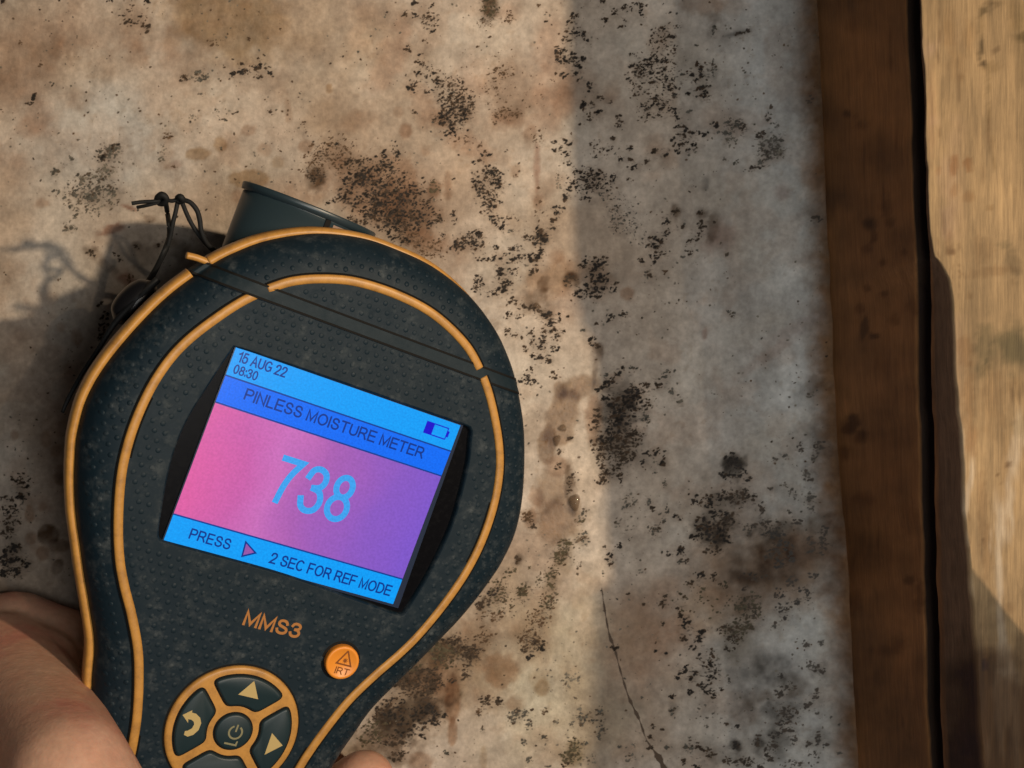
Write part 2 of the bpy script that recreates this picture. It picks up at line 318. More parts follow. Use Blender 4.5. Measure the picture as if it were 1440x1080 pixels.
# short vertical strokes of the brushed surface
wc *= (1 + 0.045 * fbm(U, V * 0.12, 5, 91, 2))[..., None]
BR, OL, RD, BK, PK, PL = (0.54, 0.37, 0.255), (0.62, 0.49, 0.33), (0.46, 0.21, 0.13), (0.13, 0.125, 0.115), (0.78, 0.59, 0.49), (1.25, 1.25, 1.22)
DB = (0.22, 0.155, 0.10)
WT = (0.44, 0.32, 0.19)
STAINS_AND_LIGHT = [  # u, v, ru, rv, rot, strength, colour, softness, raggedness
 (1085, 800, 95, 55, -10, .75, (.45, .29, .17), .8, .6), (900, 895, 75, 70, 0, .5, (.62, .42, .28), .8, .5), (610, 955, 110, 70, -15, .65, (.52, .40, .27), .8, .6), (1130, 775, 50, 40, 0, .5, (.5, .33, .2), .8, .6), (530, 270, 90, 60, 20, .4, (.6, .43, .3), .9, .6), (640, 260, 60, 70, 0, .25, (.66, .48, .36), .9, .6), (770, 960, 110, 130, 0, .6, (0.93, 1.0, .90), .7, .5), (140, 205, 110, 80, 10, .75, (0.86, .95, 1.06), .6, .5), (60, 400, 80, 60, 0, .5, (.86, .95, 1.04), .7, .5), (815, 650, 30, 80, 0, .6, PL, .7, .5), (830, 840, 26, 60, 0, .5, PL, .7, .5), (720, 560, 26, 70, 0, .45, PL, .7, .5), (770, 1030, 60, 50, 0, .45, PL, .8, .6), (690, 60, 40, 60, 0, .35, PL, .8, .6), (430, 40, 60, 30, -30, .5, PL, .7, .6), (300, 150, 60, 30, 0, .35, PL, .8, .6), (120, 170, 60, 30, 0, .4, PL, .8, .6), (640, 235, 26, 40, 10, .4, PL, .7, .6), (730, 270, 40, 50, 0, .35, PL, .7, .5), (1120, 870, 50, 50, -40, .45, PL, .7, .6), (1165, 930, 20, 70, 0, .45, PL, .7, .5), (1100, 560, 50, 60, 0, .25, PL, .8, .5), (960, 960, 30, 40, 0, .35, PL, .7, .7), (660, 120, 20, 60, 0, .3, PK, .7, .6), (230, 110, 30, 60, 20, .3, PK, .7, .6), (400, 280, 40, 30, 0, .4, PK, .7, .6), (540, 20, 60, 24, 0, .3, PK, .8, .6), (330, 190, 80, 40, 0, .22, PK, .8, .6),  # pale ovals right of the meter paint its lit strip brighter
 (320, 30, 98, 58, 8, .75, OL, .35, .45), (20, 80, 105, 62, -28, .62, BR, .8, .5), (5, 120, 60, 30, -10, .45, BR, .8, .5),
 (55, 165, 30, 26, -40, .5, PK, .6, .6), (50, 175, 26, 16, -20, .4, BR, .6, .6), (15, 235, 30, 40, 0, .35, BR, .7, .5), (80, 62, 10, 22, 15, .35, BR, .6, .5),
 (190, 40, 26, 42, 0, .5, BR, .7, .5), (195, 78, 18, 16, 0, .4, BR, .6, .5), (151, 106, 10, 13, 0, .45, (0.6, .55, .5), .4, .4),
 (110, 140, 26, 14, 0, .35, BR, .7, .5), (100, 90, 50, 30, 10, .22, OL, .9, .5), (240, 60, 14, 30, 0, .4, BR, .7, .6), (155, 90, 30, 20, 0, .25, BR, .8, .5),
 (279, 217, 17, 9, 0, .75, OL, .18, .3), (310, 203, 10, 10, 0, .7, OL, .25, .4), (350, 184, 12, 8, -20, .5, BR, .3, .5),
 (372, 210, 10, 10, 0, .4, BR, .3, .5), (430, 206, 11, 9, 0, .5, BR, .25, .4), (392, 229, 9, 9, 0, .5, OL, .25, .4), (352, 252, 30, 13, 5, .75, OL, .18, .35),
 (463, 124, 5, 7, 0, .7, OL, .25, .4), (440, 110, 45, 60, 20, .3, OL, .9, .6), (470, 170, 40, 25, 0, .3, OL, .8, .5), (405, 155, 5, 20, -5, .4, BR, .4, .5),
 (60, 287, 12, 7, 0, .55, BR, .4, .6), (157, 322, 18, 7, -15, .65, RD, .4, .6), (210, 309, 9, 6, 10, .8, DB, .4, .6), (182, 292, 12, 3, 20, .7, RD, .4, .4), (300, 290, 60, 40, 0, .25, BR, .9, .5),
 (335, 278, 10, 14, 0, .5, PK, .4, .5), (235, 215, 10, 25, 0, .35, BR, .5, .6), (248, 232, 9, 7, 0, .35, RD, .6, .5),
 (505, 60, 60, 40, 30, .28, OL, .8, .5), (545, 85, 22, 55, 25, .5, PK, .5, .5), (510, 85, 34, 48, 10, .55, PL, .5, .4), (505, 170, 28, 14, -10, .35, BR, .6, .5), (570, 183, 9, 10, 0, .5, BR, .25, .3), (560, 157, 8, 8, 0, .35, BR, .3, .3),
 (520, 270, 62, 42, 15, .62, BR, .6, .6), (575, 300, 48, 34, 40, .55, BR, .5, .5), (570, 245, 14, 30, -25, .5, BR, .35, .5), (445, 250, 16, 22, 0, .78, DB, .4, .6), (470, 222, 30, 22, 0, .35, BR, .6, .6),
 (612, 266, 10, 14, 0, .68, BR, .4, .7), (600, 342, 34, 22, 25, .62, BR, .5, .8), (600, 300, 20, 18, 20, .35, BR, .5, .6), (598, 215, 7, 6, 0, .35, BR, .3, .4), (570, 186, 8, 14, 0, .3, PK, .4, .4),
 (600, 150, 18, 40, -38, .4, PK, .5, .6), (660, 205, 40, 16, 30, .5, PK, .6, .6), (690, 10, 13, 24, 8, .8, DB, .5, .6), (718, 125, 48, 60, 8, .48, BR, .5, .55), (720, 165, 24, 14, 0, .45, BR, .5, .7),
 (770, 60, 22, 40, 10, .5, PK, .7, .4), (775, 130, 30, 50, 0, .45, PK, .7, .5), (715, 20, 16, 14, 0, .35, PK, .6, .5), (793, 140, 14, 26, 5, .5, BR, .7, .5), (755, 235, 5, 34, 0, .5, RD, .5, .6), (745, 185, 10, 14, 0, .5, BR, .5, .6),
 (725, 240, 6, 10, 20, .4, BR, .4, .6), (757, 285, 8, 14, 0, .45, BR, .5, .6), (630, 262, 6, 20, 0, .5, BR, .4, .6), (640, 360, 26, 22, 0, .4, BR, .7, .6), (783, 360, 12, 11, 0, .45, BR, .5, .5), (770, 395, 38, 26, -20, .55, (0.72, .52, .34), .6, .6),
 (764, 399, 9, 13, 10, .8, DB, .35, .6), (803, 394, 13, 14, 0, .82, DB, .3, .35), (752, 425, 22, 14, 15, .65, DB, .5, .7), (770, 445, 12, 8, 30, .7, DB, .4, .6), (800, 430, 22, 26, 0, .4, PK, .6, .5), (882, 413, 10, 9, 0, .62, BR, .2, .3),
 (840, 496, 9, 15, 5, .78, DB, .25, .35), (836, 525, 4, 20, 5, .6, DB, .4, .5), (815, 545, 30, 17, -10, .8, WT, .3, .4), (790, 590, 22, 46, 18, .85, WT, .25, .4), (770, 625, 14, 26, 5, .85, WT, .2, .35), (835, 590, 12, 36, 0, .62, BR, .3, .5), (788, 550, 10, 14, 0, .8, WT, .3, .4),
 (782, 655, 18, 14, 0, .55, BR, .3, .5), (775, 690, 22, 32, 10, .75, WT, .3, .4), (755, 700, 12, 16, 0, .55, BR, .3, .5), (785, 735, 30, 30, 0, .8, WT, .3, .45), (802, 690, 8, 36, -6, .82, DB, .25, .4), (797, 652, 10, 8, 0, .5, DB, .4, .5), (808, 712, 9, 14, 0, .55, OL, .25, .2), (745, 730, 12, 16, 0, .6, BR, .4, .7),
 (860, 470, 40, 36, 0, .2, (.7, .7, .72), .8, .4), (872, 572, 26, 26, 0, .88, BK, .5, .7), (875, 555, 18, 20, 0, .6, BK, .5, .7), (862, 615, 34, 28, 0, .5, BK, .6, .8), (855, 640, 26, 40, 0, .32, BK, .7, .8), (905, 640, 34, 20, 0, .3, BK, .7, .7),
 (1031, 655, 18, 22, 10, .88, BK, .28, .6), (1000, 745, 30, 24, 0, .82, BK, .45, .8), (1040, 700, 32, 16, 0, .4, BK, .6, .8), (1090, 745, 36, 18, 0, .6, BK, .5, .8), (1000, 700, 24, 30, 0, .3, BK, .7, .8),
 (1075, 785, 48, 30, -8, .78, DB, .55, .6), (1060, 810, 40, 14, 0, .5, DB, .6, .8), (1130, 775, 40, 34, 0, .45, BR, .7, .7), (1112, 775, 8, 20, 0, .7, DB, .4, .6), (1155, 735, 26, 12, -20, .6, DB, .6, .7), (1000, 850, 56, 40, -10, .52, (0.74, .56, .38), .7, .6), (900, 900, 60, 66, 0, .45, (0.74, .56, .42), .8, .5), (1065, 830, 70, 30, 0, .35, BR, .8, .7),
 (1010, 335, 26, 20, -20, .42, RD, .7, .6), (1002, 320, 8, 22, 10, .65, DB, .4, .6), (950, 298, 7, 12, 0, .72, DB, .4, .4), (988, 300, 10, 8, 0, .65, DB, .4, .5), (990, 6, 34, 14, 0, .5, BR, .4, .5), (1000, 25, 16, 8, 0, .4, DB, .5, .6), (920, 205, 16, 18, 0, .3, BR, .7, .5), (860, 132, 12, 14, 0, .35, BR, .6, .6), (963, 40, 12, 60, 0, .2, BK, .9, .6),
 (992, 260, 6, 14, 10, .35, BK, .5, .4), (1001, 42, 5, 14, 20, .55, BK, .4, .4), (1040, 46, 22, 4, -15, .55, BK, .5, .5), (1003, 100, 7, 14, 0, .4, BK, .5, .5), (1100, 270, 12, 14, 0, .28, RD, .6, .4), (1138, 140, 7, 12, 0, .5, BR, .5, .4), (1075, 180, 40, 14, 0, .2, BK, .8, .8), (1090, 212, 24, 16, 0, .3, BK, .6, .8),
 (1080, 500, 60, 8, -35, .22, RD, .7, .4), (1120, 460, 60, 9, -28, .25, RD, .7, .4), (991, 470, 4, 9, 5, .45, RD, .5, .4), (1140, 545, 24, 12, -30, .4, BK, .6, .6), (1150, 620, 16, 26, 0, .35, BK, .6, .8), (1120, 690, 40, 44, 0, .2, BK, .8, .8),
 (1085, 940, 32, 26, 0, .62, BK, .6, .7), (1050, 960, 24, 30, 0, .5, BK, .7, .7), (1066, 977, 24, 9, 5, .6, DB, .5, .5), (1115, 965, 20, 16, 0, .55, DB, .5, .6), (1045, 1005, 24, 30, 0, .55, DB, .6, .7), (1100, 1000, 26, 18, 0, .62, BK, .5, .7), (1095, 1040, 18, 24, 0, .6, BK, .5, .8), (1035, 1048, 10, 8, 0, .8, BK, .4, .5), (1066, 1046, 9, 16, 0, .7, BK, .5, .5), (1010, 1055, 50, 22, 0, .38, BK, .7, .8), (1150, 942, 12, 14, 0, .55, BK, .6, .7), (1150, 1040, 16, 16, 0, .4, BK, .6, .8), (1035, 900, 30, 34, 0, .5, (0.4, .35, .26), .6, .7), (1000, 930, 36, 40, 0, .22, BK, .8, .8), (985, 1000, 20, 16, 0, .2, BK, .8, .6), (950, 1005, 9, 20, -15, .35, BK, .5, .5), (1160, 830, 20, 8, -30, .35, BR, .6, .6),
 (600, 915, 44, 26, 10, .62, (0.34, .30, .2), .5, .9), (580, 960, 50, 36, 0, .60, DB, .5, .9), (575, 1005, 58, 22, -22, .86, (.16, .12, .08), .35, .7), (540, 1040, 44, 30, -10, .7, DB, .5, .9), (620, 950, 26, 40, 0, .6, BR, .5, .6), (560, 1065, 40, 14, -20, .5, DB, .5, .9),
 (704, 944, 24, 26, -15, .68, BR, .28, .45), (636, 985, 11, 34, 3, .75, BR, .25, .3), (636, 1030, 7, 20, 0, .72, BR, .2, .3), (762, 968, 10, 13, 0, .78, OL, .25, .3), (760, 960, 15, 18, 0, .4, OL, .4, .4), (680, 890, 30, 24, 0, .4, BR, .6, .8), (725, 990, 14, 10, 0, .5, BR, .4, .6), (705, 880, 20, 26, 0, .3, BR, .7, .8), (592, 1072, 18, 15, 0, .62, BR, .25, .4), (680, 1066, 5, 18, 0, .5, OL, .3, .3), (750, 895, 26, 50, 10, .4, BR, .8, .6), (700, 800, 40, 30, 0, .2, PL, .8, .5), (690, 850, 20, 14, -30, .4, (0.4, .36, .28), .6, .8), (780, 905, 60, 44, 0, .3, OL, .9, .5), (840, 870, 16, 80, 0, .25, PL, .8, .3),
 (793, 785, 13, 32, 10, .45, (0.5, .46, .36), .5, .8), (775, 822, 10, 26, 10, .4, (0.5, .46, .36), .5, .8), (730, 785, 5, 9, 15, .7, BK, .4, .5), (770, 850, 16, 22, 0, .35, (.5, .46, .36), .6, .8), (818, 755, 12, 12, 0, .35, (.5, .46, .36), .6, .8),
 (810, 1060, 14, 18, 20, .55, (.4, .37, .22), .4, .7), (840, 1030, 20, 30, 0, .22, OL, .8, .5),
 (68, 752, 15, 15, 0, .78, DB, .15, .15), (82, 767, 16, 10, 0, .7, DB, .2, .2), (60, 778, 9, 10, 0, .55, BR, .2, .2), (81, 797, 8, 12, 25, .68, DB, .2, .15), (42, 722, 7, 13, 0, .6, BR, .2, .2), (43, 757, 8, 9, 0, .5, BR, .25, .2), (20, 612, 6, 7, 0, .5, BR, .3, .3), (64, 618, 8, 12, 0, .45, BR, .3, .3), (85, 668, 9, 14, 0, .65, DB, .25, .3), (79, 634, 8, 10, 0, .4, BR, .3, .3), (10, 690, 34, 14, 0, .4, BK, .6, .8), (12, 770, 34, 40, 0, .4, BK, .6, .8), (60, 712, 6, 6, 0, .4, BR, .3, .3),
 (108, 475, 9, 12, 0, .45, BR, .4, .3), (85, 460, 7, 8, 0, .4, BR, .4, .3), (190, 345, 9, 6, 30, .7, DB, .4, .5), (130, 355, 14, 9, 40, .55, DB, .4, .6), (150, 375, 22, 7, 30, .5, DB, .5, .6), (222, 346, 7, 5, 0, .7, DB, .4, .5), (248, 350, 20, 16, 20, .5, DB, .5, .6), (178, 394, 14, 9, 30, .6, RD, .5, .6), (95, 520, 10, 10, 0, .35, BR, .5, .4), (30, 470, 14, 12, 0, .25, BR, .6, .4), (200, 360, 30, 18, 0, .35, DB, .6, .6),
]
wet = np.zeros(U.shape)
for i, (u, v, ru, rv, rot, st, col, soft, rag) in enumerate(STAINS_AND_LIGHT):
    a = math.radians(rot); R0 = max(ru, rv) * 2.0
    jj = np.where(np.abs(us - u) < R0)[0]; ii = np.where(np.abs(vs - v) < R0)[0]
    if not len(ii) or not len(jj): continue
    sl = np.ix_(ii, jj); x, y = U[sl] - u, V[sl] - v
    p, q = (x * math.cos(a) + y * math.sin(a)) / ru, (-x * math.sin(a) + y * math.cos(a)) / rv
    sc = 0.5 * min(ru, rv) + 4
    nz = fbm(U[sl], V[sl], sc, 200 + i, 4)
    r = np.sqrt(p * p + q * q) + rag * nz * 0.9
    m = sstep(1 + soft * 0.75, 1 - soft, r) * st
    rim = np.exp(-((r - 0.95) / 0.10) ** 2) * 0.10 * (soft < 0.3)
    if col is BK or col is DB: m = m * np.clip(0.80 + 0.9 * fbm(U[sl], V[sl], 16, 1400 + i, 4), 0.1, 1.25)
    m = np.clip(m + rim * st, 0, 1) * (1 + 0.18 * n_fin[sl])
    m = np.clip(m, 0, 1)[..., None]
    wc[sl] = wc[sl] * (1 - m + m * np.array(col))
    if col is OL or col is WT: wet[sl] = np.maximum(wet[sl], m[..., 0])
# ------------------------------------------------------------------ mould: small raised colonies
SPECK = {'k': (0.016, 0.014, 0.013), 'd': (0.034, 0.024, 0.017), 'b': (0.075, 0.045, 0.026), 'g': (0.075, 0.070, 0.058), 's': (0.13, 0.115, 0.09), 'o': (0.06, 0.05, 0.03)}
CL = [  # u, v, ru, rv, rot, count, size px, tone, tilt
 (188, 22, 26, 24, 0, 26, 4.2, 'd'), (178, 32, 7, 6, 0, 6, 6, 'd'), (205, 40, 7, 6, 0, 6, 6, 'd'), (206, 2, 6, 3, 0, 3, 6, 'k'), (153, 1, 5, 3, 0, 3, 6, 'k'), (48, 134, 4, 6, 0, 4, 6, 'k'), (40, 146, 9, 3, -10, 5, 5, 'd'), (28, 60, 4, 5, 0, 3, 5, 'b'), (55, 92, 6, 5, 0, 3, 4, 'b'), (3, 2, 4, 2, 0, 3, 5, 'k'),
 (150, 212, 20, 11, -22, 34, 5, 'g'), (141, 223, 8, 4, -15, 6, 6.5, 'k'), (160, 206, 8, 4, -15, 7, 6.5, 'k'), (100, 221, 6, 4, 20, 5, 5, 'g'), (78, 241, 7, 6, 0, 7, 5.5, 'g'), (110, 196, 4, 2, 0, 2, 5, 'g'), (135, 246, 36, 10, -14, 30, 4.5, 's'), (125, 265, 45, 22, -14, 75, 4.8, 'g'), (140, 272, 22, 12, -14, 26, 5.5, 'g'), (128, 290, 34, 14, -14, 30, 5, 's'), (96, 318, 10, 7, -10, 9, 6, 's'), (160, 285, 10, 5, 0, 6, 4.5, 'g'),
 (228, 215, 6, 14, 0, 12, 4, 's'), (235, 190, 8, 6, 40, 8, 4, 'b'), (258, 110, 8, 5, 0, 10, 4.6, 'd'), (282, 107, 15, 7, -5, 24, 4.4, 'g'), (328, 103, 5, 5, 20, 5, 5.5, 'k'), (344, 102, 9, 5, 10, 9, 5.5, 'k'), (362, 94, 14, 4, 5, 14, 5.4, 'k'), (380, 102, 4, 7, 0, 8, 6, 'k'), (364, 108, 7, 3, -20, 6, 4, 'd'), (340, 90, 4, 3, 0, 3, 4.5, 'd'), (363, 82, 3, 2, 0, 2, 5, 'd'), (372, 77, 4, 2, 0, 2, 4, 'd'), (322, 112, 2, 2, 0, 1, 4, 'd'), (303, 60, 10, 5, 0, 9, 4.5, 'b'), (350, 55, 3, 6, 0, 4, 4.5, 'b'), (394, 40, 3, 16, 0, 4, 3.5, 'b'), (330, 159, 6, 2, -15, 3, 4.5, 'd'), (315, 168, 10, 2, -10, 4, 3.6, 'g'), (382, 158, 8, 4, 10, 5, 4, 'd'), (405, 155, 2, 14, 0, 5, 3.6, 'b'), (427, 178, 3, 12, -20, 6, 3.6, 'b'), (482, 79, 2, 2, 0, 1, 4.5, 'd'), (282, 132, 4, 2, 0, 2, 4, 'g'), (265, 165, 10, 5, 0, 6, 3, 's'), (300, 150, 30, 20, 0, 10, 2.8, 's'), (245, 235, 8, 5, 0, 5, 3, 'b'), (380, 200, 40, 30, 0, 14, 2.4, 's'),
 (470, 215, 34, 26, 20, 90, 3.6, 'b'), (443, 247, 13, 10, 0, 44, 4.5, 'd'), (473, 202, 4, 3, 0, 4, 4.5, 'k'), (440, 232, 20, 18, 0, 40, 3.5, 'b'),
 (583, 22, 5, 6, 0, 8, 6, 'k'), (572, 21, 8, 2, 5, 6, 4.5, 'd'), (583, 4, 5, 4, 0, 6, 5.4, 'k'), (609, 7, 6, 3, -35, 5, 4.6, 'k'), (605, 24, 11, 10, 0, 24, 3.6, 'd'), (603, 36, 12, 8, 0, 12, 3.4, 'd'), (607, 45, 5, 3, -15, 4, 4.2, 'k'), (600, 58, 6, 4, 0, 4, 3, 'b'), (572, 67, 5, 6, 0, 9, 5.4, 'k'), (591, 76, 6, 2, -10, 5, 4.8, 'k'), (592, 87, 9, 7, 0, 11, 3.6, 'd'), (587, 103, 5, 5, 0, 9, 5, 'k'), (603, 108, 5, 3, 0, 6, 5.2, 'k'), (610, 102, 4, 3, 0, 3, 4.6, 'k'), (579, 120, 9, 9, 0, 20, 5.4, 'k'), (602, 127, 5, 5, 0, 9, 5.2, 'k'), (614, 118, 6, 7, -30, 10, 5, 'k'), (602, 96, 12, 6, 0, 8, 3, 'd'), (571, 105, 3, 2, 0, 2, 4.4, 'd'),
 (638, 135, 26, 28, 50, 90, 4.2, 'd'), (640, 157, 22, 26, 50, 90, 4.6, 'k'), (662, 148, 7, 14, 0, 20, 4.2, 'd'), (634, 185, 9, 6, 0, 12, 4.8, 'k'), (616, 170, 10, 4, 15, 9, 4.4, 'd'), (658, 183, 3, 2.5, 0, 4, 5.4, 'k'), (630, 118, 18, 12, 30, 18, 3.2, 'd'), (655, 195, 24, 8, 0, 12, 3.2, 'b'), (581, 157, 4, 5, 0, 4, 3.4, 'd'), (640, 105, 30, 20, 0, 8, 2.6, 'b'),
 (688, 12, 12, 18, 8, 110, 3.4, 'o'), (680, 32, 12, 8, 0, 18, 3, 'b'), (715, 24, 10, 12, 0, 18, 3.8, 'b'), (672, 66, 2.5, 3, 0, 2, 4.6, 'b'), (688, 52, 3, 2, 0, 2, 4, 'b'), (705, 102, 18, 9, 0, 20, 3.6, 'b'), (690, 130, 14, 26, 0, 24, 3.2, 'b'), (715, 160, 18, 10, 0, 34, 3.4, 'b'), (730, 125, 36, 40, 0, 30, 2.6, 'b'), (755, 192, 10, 14, 0, 22, 3, 'b'), (768, 30, 3, 2, -30, 2, 5, 'd'), (757, 8, 4, 3, 0, 4, 4, 'b'), (696, 165, 5, 9, 0, 8, 3.4, 'b'), (700, 85, 30, 14, 0, 10, 2.8, 'b'),
 (808, 22, 8, 4, -15, 8, 5.2, 'k'), (800, 30, 5, 3, 0, 4, 4.4, 'k'), (812, 48, 12, 6, -10, 13, 4.8, 'k'), (823, 56, 5, 5, 0, 6, 5, 'k'), (795, 52, 7, 8, 0, 7, 4.2, 'd'), (788, 76, 9, 13, 0, 24, 4.8, 'k'), (806, 80, 6, 6, 0, 11, 6, 'k'), (811, 92, 8, 4, 0, 10, 5.8, 'k'), (820, 82, 4, 5, 0, 6, 5.4, 'k'), (797, 88, 16, 6, -10, 14, 4.6, 'k'), (793, 106, 6, 5, 0, 8, 5.2, 'k'), (781, 103, 4, 2, 0, 2, 4.6, 'd'), (809, 103, 3, 4, 0, 3, 5, 'k'), (813, 112, 3, 3, 0, 3, 5, 'k'), (829, 122, 4, 8, 20, 8, 5, 'k'), (820, 150, 6, 6, -30, 9, 5.2, 'k'), (833, 146, 5, 2, 0, 3, 4, 'd'), (840, 158, 5, 3, -30, 5, 5.4, 'k'), (827, 165, 4, 8, 0, 6, 4.2, 'd'), (845, 137, 7, 4, 0, 8, 4.2, 'd'), (815, 175, 4, 3, 0, 3, 4.4, 'k'), (806, 36, 14, 6, 0, 8, 3.4, 'd'), (778, 112, 6, 3, 0, 3, 3.6, 'b'), (860, 143, 4, 3, 0, 3, 4.2, 'd'),
 (528, 262, 48, 34, -25, 190, 4.3, 'k'), (500, 250, 20, 10, -25, 40, 5.2, 'k'), (480, 276, 26, 5, -28, 50, 4.4, 'k'), (545, 285, 42, 26, -20, 150, 4.5, 'k'), (555, 312, 26, 16, -20, 70, 5, 'k'), (515, 305, 30, 12, -20, 50, 4.4, 'k'), (500, 228, 20, 6, -15, 18, 5, 'd'), (540, 218, 6, 4, -20, 8, 5.2, 'k'), (556, 212, 6, 12, 0, 10, 4, 'k'), (535, 235, 30, 8, -20, 30, 4, 'k'), (585, 270, 14, 18, 30, 34, 4, 'k'), (580, 310, 18, 16, 0, 40, 5, 'k'), (600, 290, 12, 14, 0, 18, 4, 'k'), (614, 304, 9, 12, 0, 16, 4.4, 'd'), (603, 316, 5, 5, 0, 6, 5, 'k'), (612, 264, 9, 10, 0, 22, 3.6, 'o'), (600, 345, 30, 16, 25, 70, 3.4, 'b'), (560, 335, 18, 8, 20, 20, 4.6, 'k'), (455, 212, 20, 14, 0, 18, 3.6, 'd'), (590, 345, 6, 4, 0, 5, 4.4, 'k'), (622, 330, 6, 6, 0, 6, 4, 'k'), (520, 200, 60, 10, 0, 6, 3, 'b'),
 (683, 216, 6, 5, -40, 9, 5, 'k'), (668, 228, 6, 4, 0, 6, 4.6, 'k'), (684, 237, 6, 4, -25, 9, 5, 'd'), (692, 250, 13, 14, 0, 44, 4.7, 'k'), (673, 255, 10, 16, 0, 28, 4.4, 'k'), (700, 262, 5, 5, 0, 8, 5.2, 'k'), (685, 275, 18, 10, 0, 24, 4, 'k'), (688, 293, 12, 11, -50, 46, 5, 'k'), (700, 283, 6, 4, 0, 8, 5, 'k'), (700, 310, 12, 8, 0, 18, 4.6, 'k'), (705, 321, 5, 4, 0, 6, 5, 'k'), (719, 324, 5, 5, 0, 5, 4.4, 'g'), (655, 338, 20, 10, -10, 50, 4.6, 'k'), (670, 330, 10, 8, 0, 16, 4.6, 'k'), (640, 345, 10, 6, -25, 12, 4.6, 'k'), (672, 344, 10, 8, 0, 14, 4.4, 'k'), (638, 305, 4, 14, 0, 10, 4.2, 'k'), (637, 252, 6, 2, -20, 2, 4, 'd'), (711, 213, 4, 1.5, -25, 2, 4.4, 'd'), (675, 204, 6, 4, -20, 4, 4, 'b'), (720, 305, 12, 6, 0, 8, 3.2, 'd'),
 (762, 328, 9, 10, 0, 40, 6, 'k'), (758, 340, 10, 8, 0, 26, 6, 'k'), (725, 348, 14, 3.5, -14, 22, 5.6, 'k'), (742, 333, 8, 6, 20, 12, 5, 'd'), (755, 360, 12, 9, -15, 40, 5.6, 'k'), (728, 363, 14, 5, -25, 18, 5, 'k'), (700, 362, 16, 4, -25, 16, 5, 'k'), (685, 364, 8, 3, -15, 8, 5.2, 'k'), (697, 348, 6, 3, -10, 6, 4.4, 'k'), (704, 380, 6, 7, 0, 16, 5.6, 'k'), (720, 378, 8, 3, -10, 10, 5, 'k'), (710, 402, 12, 6, -35, 16, 5, 'k'), (672, 400, 8, 14, 0, 24, 4.2, 'k'), (690, 414, 10, 6, 0, 12, 4.2, 'k'), (752, 378, 10, 5, -40, 9, 4.6, 'd'), (675, 365, 10, 4, 0, 6, 4, 'd'), (795, 278, 3, 8, 20, 8, 5, 'k'), (787, 292, 8, 4, -15, 9, 5, 'k'), (777, 310, 6, 4, -40, 8, 5.2, 'k'), (785, 300, 6, 3, 0, 6, 4.6, 'k'), (777, 321, 7, 3, 0, 5, 4.4, 'k'), (779, 205, 4, 10, 0, 7, 4.6, 'k'), (797, 200, 4, 5, 0, 8, 4.8, 'k'), (797, 217, 8, 4, 0, 12, 5.2, 'k'), (800, 229, 6, 4, 0, 8, 4.8, 'k'), (787, 209, 4, 3, 0, 3, 4, 'k'), (825, 250, 26, 16, 10, 60, 4, 'k'), (835, 248, 16, 8, 0, 20, 4.2, 'k'), (825, 263, 28, 10, 0, 28, 4, 'k'), (823, 279, 9, 4, 0, 12, 5, 'k'), (802, 262, 3, 10, 0, 8, 4.6, 'k'), (785, 255, 6, 18, 0, 14, 3.4, 's'), (760, 284, 3, 3, 0, 3, 4.2, 'b'), (757, 264, 3, 3, 0, 3, 4, 'b'), (725, 247, 6, 5, 0, 5, 3.6, 'b'), (862, 252, 5, 9, 0, 12, 4.6, 'k'), (850, 255, 12, 10, 0, 8, 3.6, 'k'), (760, 300, 14, 6, 0, 6, 3.2, 'b'),
